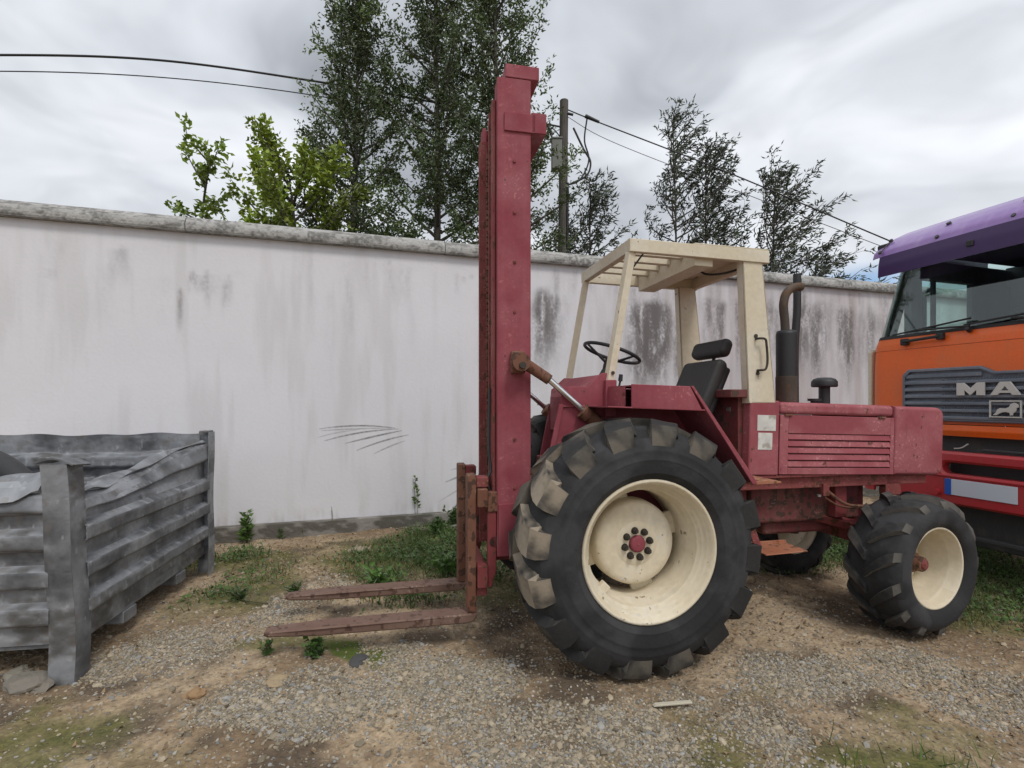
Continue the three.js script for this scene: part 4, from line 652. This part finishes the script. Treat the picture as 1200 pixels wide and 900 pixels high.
// ---- canopy
{
  const c = sub(T, 'canopy', 0, 0, 0), a0 = .55, a1 = 1.45;
  part(c, 'front_post', bar([.139, 2.49, -a0 - .03], [-.022, 1.64, -a0 - .01], .052, .05), M.cream); part(c, 'front_post', bar([.139, 2.49, -a1 + .03], [-.015, 1.60, -a1 + .01], .052, .05), M.cream);
  part(c, 'bolt', [rod([-.005, 1.70, -a0 + .022], [-.005, 1.70, -a0 + .012], .012)], M.nut);
  for (const a of [a0, a1 - .07]) part(c, 'rear_post', [pla([[.945, 2.475], [1.10, 2.475], [1.205, 1.505], [.99, 1.505]], a, a + .012), pla([[.945, 2.475], [.957, 2.475], [1.002, 1.505], [.99, 1.505]], a, a + .07), pla([[1.088, 2.475], [1.10, 2.475], [1.205, 1.505], [1.193, 1.505]], a, a + .07)], M.cream);
  part(c, 'grab_handle', [tube([[1.045, 1.945, -a0 + .0], [1.05, 1.945, -a0 + .035], [1.085, 1.94, -a0 + .045], [1.095, 1.90, -a0 + .045], [1.10, 1.77, -a0 + .045], [1.085, 1.735, -a0 + .045], [1.06, 1.73, -a0 + .035], [1.058, 1.73, -a0]], .008, 40, 8), rod([1.045, 1.965, -a0 + .006], [1.045, 1.965, -a0 - .002], .014), rod([1.06, 1.71, -a0 + .006], [1.06, 1.71, -a0 - .002], .014)], M.nut);
  const tilt = (x) => 2.572 - .020 * (x - .13);
  const edge = (x0, x1, h, A0, A1) => pla([[x0, tilt(x0) - h], [x1, tilt(x1) - h], [x1, tilt(x1)], [x0, tilt(x0)]], A0, A1);
  part(c, 'side_beam', edge(.115, 1.145, .085, a0 - .012, a0 + .03), M.cream); part(c, 'side_beam', edge(.115, 1.145, .085, a1 - .03, a1 + .012), M.cream);
  part(c, 'front_beam', edge(.117, .165, .08, a0 + .031, a1 - .031), M.cream); part(c, 'rear_beam', edge(1.095, 1.143, .08, a0 + .031, a1 - .031), M.cream);
  part(c, 'cross_beam', edge(.60, .74, .13, a0 + .031, a1 - .031), M.cream);
  for (let k = 0; k < 4; k++) { const a = mix(a0 + .03, a1 - .03, (k + 1) / 5); part(c, 'roof_slat', edge(.166, .60, .045, a - .022, a + .022), M.cream); }
  part(c, 'roof_sheet', pla([[.58, tilt(.58) + .001], [1.14, tilt(1.14) + .001], [1.14, tilt(1.14) + .009], [.58, tilt(.58) + .009]], a0 - .01, a1 + .01, .001), M.cream);
  part(c, 'lamp_cable', [tube([[.78, 2.50, -.85], [.82, 2.44, -.80], [.92, 2.43, -.72], [1.02, 2.46, -.66], [1.08, 2.49, -.62]], .008, 24, 6)], M.black);
  part(c, 'brace_wire', [rod([.26, 2.53, -.585], [.105, 2.32, -.60], .006)], M.black);
}
// ---------------------------------------------------------------- the orange truck; local z forward, x towards the camera side
{
  const t = thing('orange_truck', 'orange truck cab with purple sun visor parked behind the tractor', 'truck', [4.16, -.03, -4.245], THREE.MathUtils.degToRad(-72.5));
  const car = (r, g, b, o = {}) => phys({ color: new THREE.Color().setRGB(r, g, b), roughness: .38, clearcoat: .35, clearcoatRoughness: .3, bumpMap: bumpFine, bumpScale: .0004, ...o });
  const dirty = (a, b, seed) => tex(512, 512, (u, v) => { const n = fbm(u * 5, v * 5, 5, seed, 5), s = fbm(u * 30, v * 4, 3, seed + 9, 4); return mix3(a, b, clamp(sst(.4, .8, n) * .6 + sst(.55, .8, s) * .35)).map(x => x * (.95 + .1 * vn(u * 200, v * 200, seed, 200))); });
  const orange = phys({ map: rep(dirty([.80, .125, .010], [.68, .145, .03], 301), 1.5), roughness: .42, clearcoat: .25, clearcoatRoughness: .35 });
  const redB = phys({ map: rep(dirty([.47, .030, .038], [.38, .055, .055], 305), 1.2), roughness: .45, clearcoat: .25, clearcoatRoughness: .4 });
  const purple = phys({ map: rep(dirty([.27, .15, .42], [.38, .26, .50], 311), 1.4), roughness: .35, clearcoat: .5, clearcoatRoughness: .25 });
  const visorM = phys({ color: new THREE.Color().setRGB(.05, .016, .10), roughness: .25, transmission: .15, thickness: 0, side: THREE.DoubleSide });
  const grey = std({ map: rep(dirty([.13, .15, .185], [.20, .215, .245], 315), .8), roughness: .55 });
  const dark = std({ color: new THREE.Color().setRGB(.022, .022, .023), roughness: .6 }), inner = std({ map: rep(dirty([.105, .105, .11], [.14, .138, .135], 321), .9), roughness: .85 }), under = std({ map: rep(dirty([.06, .06, .062], [.11, .10, .088], 323), .6), roughness: .8 }), trim = std({ color: new THREE.Color().setRGB(.05, .05, .052), roughness: .6 });
  const silver = std({ color: new THREE.Color().setRGB(.58, .56, .52), metalness: .15, roughness: .45 });
  const glass = phys({ color: new THREE.Color().setRGB(.80, .90, .88), transmission: 1, thickness: 0, roughness: .03, ior: 1.6 });
  const W = 1.25;
  // plan of the cab front: crowned middle, round corners, short return along the side
  const plan = (p, inset = 0, ret = .30) => {      // p in -1..1
    const s = Math.sign(p), a = Math.abs(p), w = W - inset, r = .14;
    if (a < .72) { const x = (w - r) * a / .72; return [s * x, .035 * (1 - Math.pow(x / (w - r), 2))]; }
    if (a < .92) { const q = (a - .72) / .20 * Math.PI / 2; return [s * (w - r + r * Math.sin(q)), -r * (1 - Math.cos(q))]; }
    return [s * w, -r - (a - .92) / .08 * ret];
  };
  const skin = (rows, p0 = -1, p1 = 1, nu = 64, nv = 14, th = .012, ret) => sheet((u, v) => { const k = v * (rows.length - 1), i = Math.min(rows.length - 2, Math.floor(k)), f = k - i, R0 = rows[i], R1 = rows[i + 1], q = plan(mix(p0, p1, u), mix(R0[2], R1[2], f), ret); return V3(q[0], mix(R0[0], R1[0], f), q[1] + mix(R0[1], R1[1], f)); }, nu, nv, th);
  // front skin below the windscreen
  part(t, 'front_panel', [skin([[1.34, .0, .0], [1.45, .005, 0], [1.9, 0, 0], [2.06, -.012, .0]])], orange);
  part(t, 'cowl_strip', [skin([[2.064, -.012, .0], [2.12, -.02, .0], [2.19, -.045, .012]])], orange);
  part(t, 'lower_trim', [skin([[1.235, .012, -.004], [1.285, .03, -.01], [1.335, .022, -.004]])], orange);
  part(t, 'corner_deflector', [rb(-1.305, -1.262, 1.15, 2.08, -.26, -.06, .015, 2), rb(-1.30, -1.20, 2.085, 2.105, -.25, -.10, .008)], M.cream, 'cream strip at the far cab corner');
  part(t, 'corner_deflector', [rb(1.262, 1.305, 1.15, 2.08, -.26, -.06, .015, 2)], M.cream);
  // windscreen
  part(t, 'windscreen', sheet((u, v) => { const q = plan(mix(-.97, .97, u), .03 + .09 * v, .2); return V3(q[0], mix(2.21, 3.02, v), q[1] - .05 - .20 * v); }, 64, 10, .005), glass);
  part(t, 'screen_seal', [skin([[2.185, -.038, .012], [2.215, -.045, .02]]), ...[-1, 1].map(s => sheet((u, v) => { const q = plan(s * mix(.93, .99, u), .02 + .09 * v, .2); return V3(q[0], mix(2.19, 3.04, v), q[1] - .046 - .20 * v); }, 4, 12, .02))], dark);
  // roof and visor
  part(t, 'roof', [skin([[2.985, -.235, .105], [3.10, -.24, .10], [3.22, -.27, .12], [3.31, -.40, .16], [3.36, -.62, .30], [3.37, -.9, .5]], -1, 1, 64, 20, .015, 1.3), rb(-1.05, 1.05, 3.27, 3.34, -2.1, -.55, .03)], purple);
  part(t, 'visor_shell', [skin([[3.01, .105, .05], [3.07, .085, .05], [3.14, .02, .06], [3.21, -.08, .09], [3.28, -.22, .14]], -.80, .80, 64, 12, .008, .10)], purple);
  part(t, 'visor_lip', [skin([[2.80, .135, .05], [2.92, .128, .05], [3.01, .108, .05]], -.71, .71, 60, 6, .006, .1)], visorM);
  for (const x of [-.98, -.45, .12, .6]) part(t, 'visor_bracket', [rod([x - .03, 3.18, .0], [x - .055, 3.06, .110], .006), rod([x - .055, 3.05, .115], [x - .055, 3.06, .128], .018), rod([x - .03, 3.17, -.005], [x - .03, 3.19, .01], .02)], trim);
  part(t, 'visor_clip', [rb(-.24, -.19, 2.88, 2.93, .155, .180, .006)], dark);
  part(t, 'marker_lamp', [rb(-1.13, -1.01, 3.10, 3.16, -.10, .04, .02)], dark);
  // grille
  const gr = [[-.835, 1.365], [-.85, 1.42], [-.85, 1.80], [-.80, 1.855], [-.20, 1.855], [-.10, 1.803], [.10, 1.803], [.20, 1.855], [.80, 1.855], [.85, 1.80], [.85, 1.42], [.835, 1.365]];
  const inr = gr.map(([x, y]) => [x * .975, 1.61 + (y - 1.61) * .93]);
  part(t, 'grille_frame', plate(gr, .075, .02, .008, [inr]), grey);
  part(t, 'grille_back', plate(gr.map(([x, y]) => [x * .985, 1.61 + (y - 1.61) * .96]), .045, .035, .002), grey);
  for (let k = 0; k < 7; k++) { const y = 1.395 + k * .064, x1 = .825; for (const s of [-1, 1]) { if (k === 6) { part(t, 'grille_slat', [rb(s * .19, s * x1, y - .012, y + .026, .04, .066, .006)], grey); } } if (k < 6) { part(t, 'grille_slat', [rb(-x1, x1, y - .010, y + .020, .044, .082, .008), rb(-x1, -.50, y - .012, y + .030, .04, .068, .006), rb(.50, x1, y - .012, y + .030, .04, .068, .006)], grey); } }
  { const g = []; for (let k = 0; k < 6; k++) for (let x = -.49; x < .49; x += .02) g.push(rod([x, 1.41 + k * .064, .046], [x + .018, 1.443 + k * .064, .046], .0035, .0035, 4)); const m = part(t, 'grille_mesh', g, grey); m.userData.kind = 'stuff'; }
  // letters and emblem
  const put = (pts, x, y, w, h, hole) => plate(pts.map(p => [x + p[0] * w, y + p[1] * h]), .100, .084, .003, hole ? [hole.map(p => [x + p[0] * w, y + p[1] * h])] : []);
  part(t, 'letter_m', put([[0, 0], [0, 1], [.28, 1], [.5, .58], [.72, 1], [1, 1], [1, 0], [.71, 0], [.71, .42], [.5, .0], [.29, .42], [.29, 0]], -.362, 1.598, .213, .112), silver);
  part(t, 'letter_a', put([[0, 0], [.32, 1], [.66, 1], [1, 0], [.72, 0], [.66, .16], [.31, .16], [.25, 0]], -.113, 1.598, .215, .112, [[.37, .36], [.60, .36], [.49, .66]]), silver);
  part(t, 'letter_n', put([[0, 0], [0, 1], [.30, 1], [.70, .45], [.70, 1], [1, 1], [1, 0], [.70, 0], [.30, .55], [.30, 0]], .140, 1.598, .205, .112), silver);
  const ex = (x) => -.116 + (x - 903) / 285 * .216, ey = (y) => 1.553 - (y - 488) / 152 * .142;
  part(t, 'emblem_frame', plate([[-.118, 1.411], [.102, 1.411], [.102, 1.555], [-.118, 1.555]], .098, .084, .002, [[[-.107, 1.422], [.091, 1.422], [.091, 1.544], [-.107, 1.544]]]), silver);
  part(t, 'emblem_lion', plate([[935, 616], [962, 592], [975, 566], [1000, 553], [1050, 556], [1078, 545], [1095, 518], [1125, 506], [1150, 514], [1166, 530], [1166, 548], [1148, 552], [1146, 572], [1136, 590], [1118, 598], [1114, 616], [1090, 620], [1086, 596], [1050, 588], [1020, 592], [990, 606], [965, 619]].map(([x, y]) => [ex(x), ey(y)]), .098, .086, .002), silver);
  // wipers, handle
  part(t, 'wiper', [bar([-1.03, 2.225, -.06], [-.30, 2.285, .012], .016, .02), rod([-.30, 2.215, .03], [-.75, 2.235, .02], .010)], dark); part(t, 'wiper', [bar([-.35, 2.23, .02], [.55, 2.30, .005], .016, .02), rod([.30, 2.205, .03], [0, 2.24, .03], .010)], dark);
  part(t, 'wiper_pivot', rod([-.31, 2.175, .01], [-.31, 2.195, .05], .022, .018), dark);
  part(t, 'grab_bar', [rod([-.86, 2.135, .045], [-.53, 2.150, .055], .014), rb(-.89, -.83, 2.10, 2.165, -.01, .05, .01), rb(-.56, -.50, 2.12, 2.18, .01, .06, .01)], dark);
  // bumper with long slot, number plate
  const slot = (x0, x1, y0, y1) => { const r = (y1 - y0) / 2, o = []; for (let k = 0; k <= 8; k++) { const a = Math.PI / 2 + k / 8 * Math.PI; o.push([x0 + r + r * Math.cos(a), (y0 + y1) / 2 + r * Math.sin(a)]); } for (let k = 0; k <= 8; k++) { const a = -Math.PI / 2 + k / 8 * Math.PI; o.push([x1 - r + r * Math.cos(a), (y0 + y1) / 2 + r * Math.sin(a)]); } return o; };
  part(t, 'bumper', [plate([[-.98, .66], [-.92, .63], [.92, .63], [.98, .66], [.98, 1.10], [-.98, 1.10]], .17, .05, .02, [slot(-.44, .44, .905, 1.005)]), rb(-.9, .9, .875, .895, .165, .182, .008), ...[-1, 1].map(s => sheet((u, v) => { const q = plan(s * mix(.70, .98, s > 0 ? u : 1 - u), -.02, .3); return V3(q[0], mix(.64, 1.10, v), q[1] + .12); }, 20, 4, .03))], redB);
  part(t, 'bumper_recess', rb(-.47, .47, .88, 1.03, -.03, .0, .004), trim);
  part(t, 'bumper_gap', [rb(-1.0, 1.0, 1.05, 1.30, -.12, -.06, .01), rb(-.9, .9, .25, .64, -.20, -.10, .01)], under);
  part(t, 'gap_rail', [rb(-.2, .9, 1.115, 1.135, .02, .05, .006)], trim); part(t, 'gap_hose', tube([[-.42, 1.12, .03], [-.36, 1.13, .04], [-.31, 1.17, .03]], .006, 10, 5), silver);
  const np = part(t, 'number_plate', [rb(-.40, .12, .722, .862, .172, .180, .003)], std({ color: new THREE.Color().setRGB(.62, .66, .74), roughness: .45 }), 'blank white number plate with blue end strip');
  part(np, 'blue_strip', [rb(-.402, -.352, .722, .862, .1805, .184, .001)], std({ color: new THREE.Color().setRGB(.02, .11, .50), roughness: .45 }));
  part(t, 'tow_eye', [rod([-.47, .73, .10], [-.47, .73, .20], .03, .026), rod([-.62, .92, .15], [-.62, .92, .185], .025)], redB);
  part(t, 'underrun_bar', [rb(-1.1, 1.1, .34, .38, .02, .10, .01)], trim);
  part(t, 'radiator', [rb(-.6, .6, .5, 1.2, -.35, -.25, .01)], under);
  // cab shell: sides with window openings, rear wall, floor, dash, seats
  for (const s of [-1, 1]) {
    part(t, 'cab_side', [rb(s * 1.20, s * 1.235, 1.15, 2.18, -2.05, -.50, .02)], orange); part(t, 'cab_pillar', [rb(s * 1.12, s * 1.20, 2.18, 3.0, -.62, -.44, .02), rb(s * 1.12, s * 1.20, 2.18, 3.02, -2.05, -1.42, .02), rb(s * 1.10, s * 1.20, 2.86, 3.06, -2.05, -.40, .02), rb(s * 1.17, s * 1.198, 1.16, 2.18, -2.05, -.52, .01)], inner);
    part(t, 'side_window', rb(s * 1.15, s * 1.155, 2.16, 2.90, -1.44, -.60, .001), glass);
    part(t, 'window_bar', [rb(s * 1.13, s * 1.17, 2.18, 2.88, -.84, -.80, .006)], dark);
    part(t, 'mirror', [rb(s * 1.30, s * 1.50, 2.25, 2.75, -.98, -.86, .04), rod([s * 1.2, 2.80, -.9], [s * 1.40, 2.74, -.92], .02), rod([s * 1.2, 2.15, -.9], [s * 1.40, 2.27, -.92], .02)], dark);
    part(t, 'seat', [rb(s * .35, s * .85, 1.75, 1.92, -1.5, -.95, .05, 3), rb(s * .37, s * .83, 1.85, 2.55, -1.62, -1.48, .05, 3), rb(s * .47, s * .73, 2.58, 2.78, -1.64, -1.54, .04, 3)], M.vinyl);
  }
  part(t, 'cab_rear_wall', rb(-1.18, 1.18, 1.1, 3.1, -2.1, -2.06, .01), inner); part(t, 'cab_ceiling', rb(-1.05, 1.05, 3.08, 3.10, -2.05, -.45, .005), inner);
  part(t, 'cab_floor', rb(-1.18, 1.18, 1.1, 1.16, -2.06, -.2, .01), inner);
  part(t, 'dashboard', [rb(-1.10, 1.10, 1.75, 2.14, -.62, -.24, .06, 3)], inner);
  { const g = new THREE.TorusGeometry(.22, .016, 8, 32); g.rotateX(-1.0); g.translate(.6, 2.2, -.80); part(t, 'cab_steering_wheel', g, dark); }
  part(t, 'truck_frame', [rb(-.45, -.35, .75, 1.0, -6.5, -.1, .01), rb(.35, .45, .75, 1.0, -6.5, -.1, .01)], under);
  for (const s of [-1, 1]) for (const z of [-1.4, -5.0]) { const w = new THREE.Group(); w.name = 'truck_wheel'; w.position.set(s * 1.03, .5, z); w.rotation.y = s * Math.PI / 2; t.add(w); part(w, 'tyre', lathez([[.29, .12], [.34, .15], [.44, .15], [.5, .12], [.505, 0], [.5, -.12], [.44, -.15], [.34, -.15], [.29, -.12]], 48), M.tyre); part(w, 'rim', lathez([[0, -.02], [.12, 0], [.16, -.05], [.24, -.04], [.29, .1]], 40), M.steel); }
  part(t, 'load_bed', [rb(-1.2, 1.2, 1.05, 1.25, -6.6, -2.4, .02)], trim);
}
renderer.render(scene, camera);
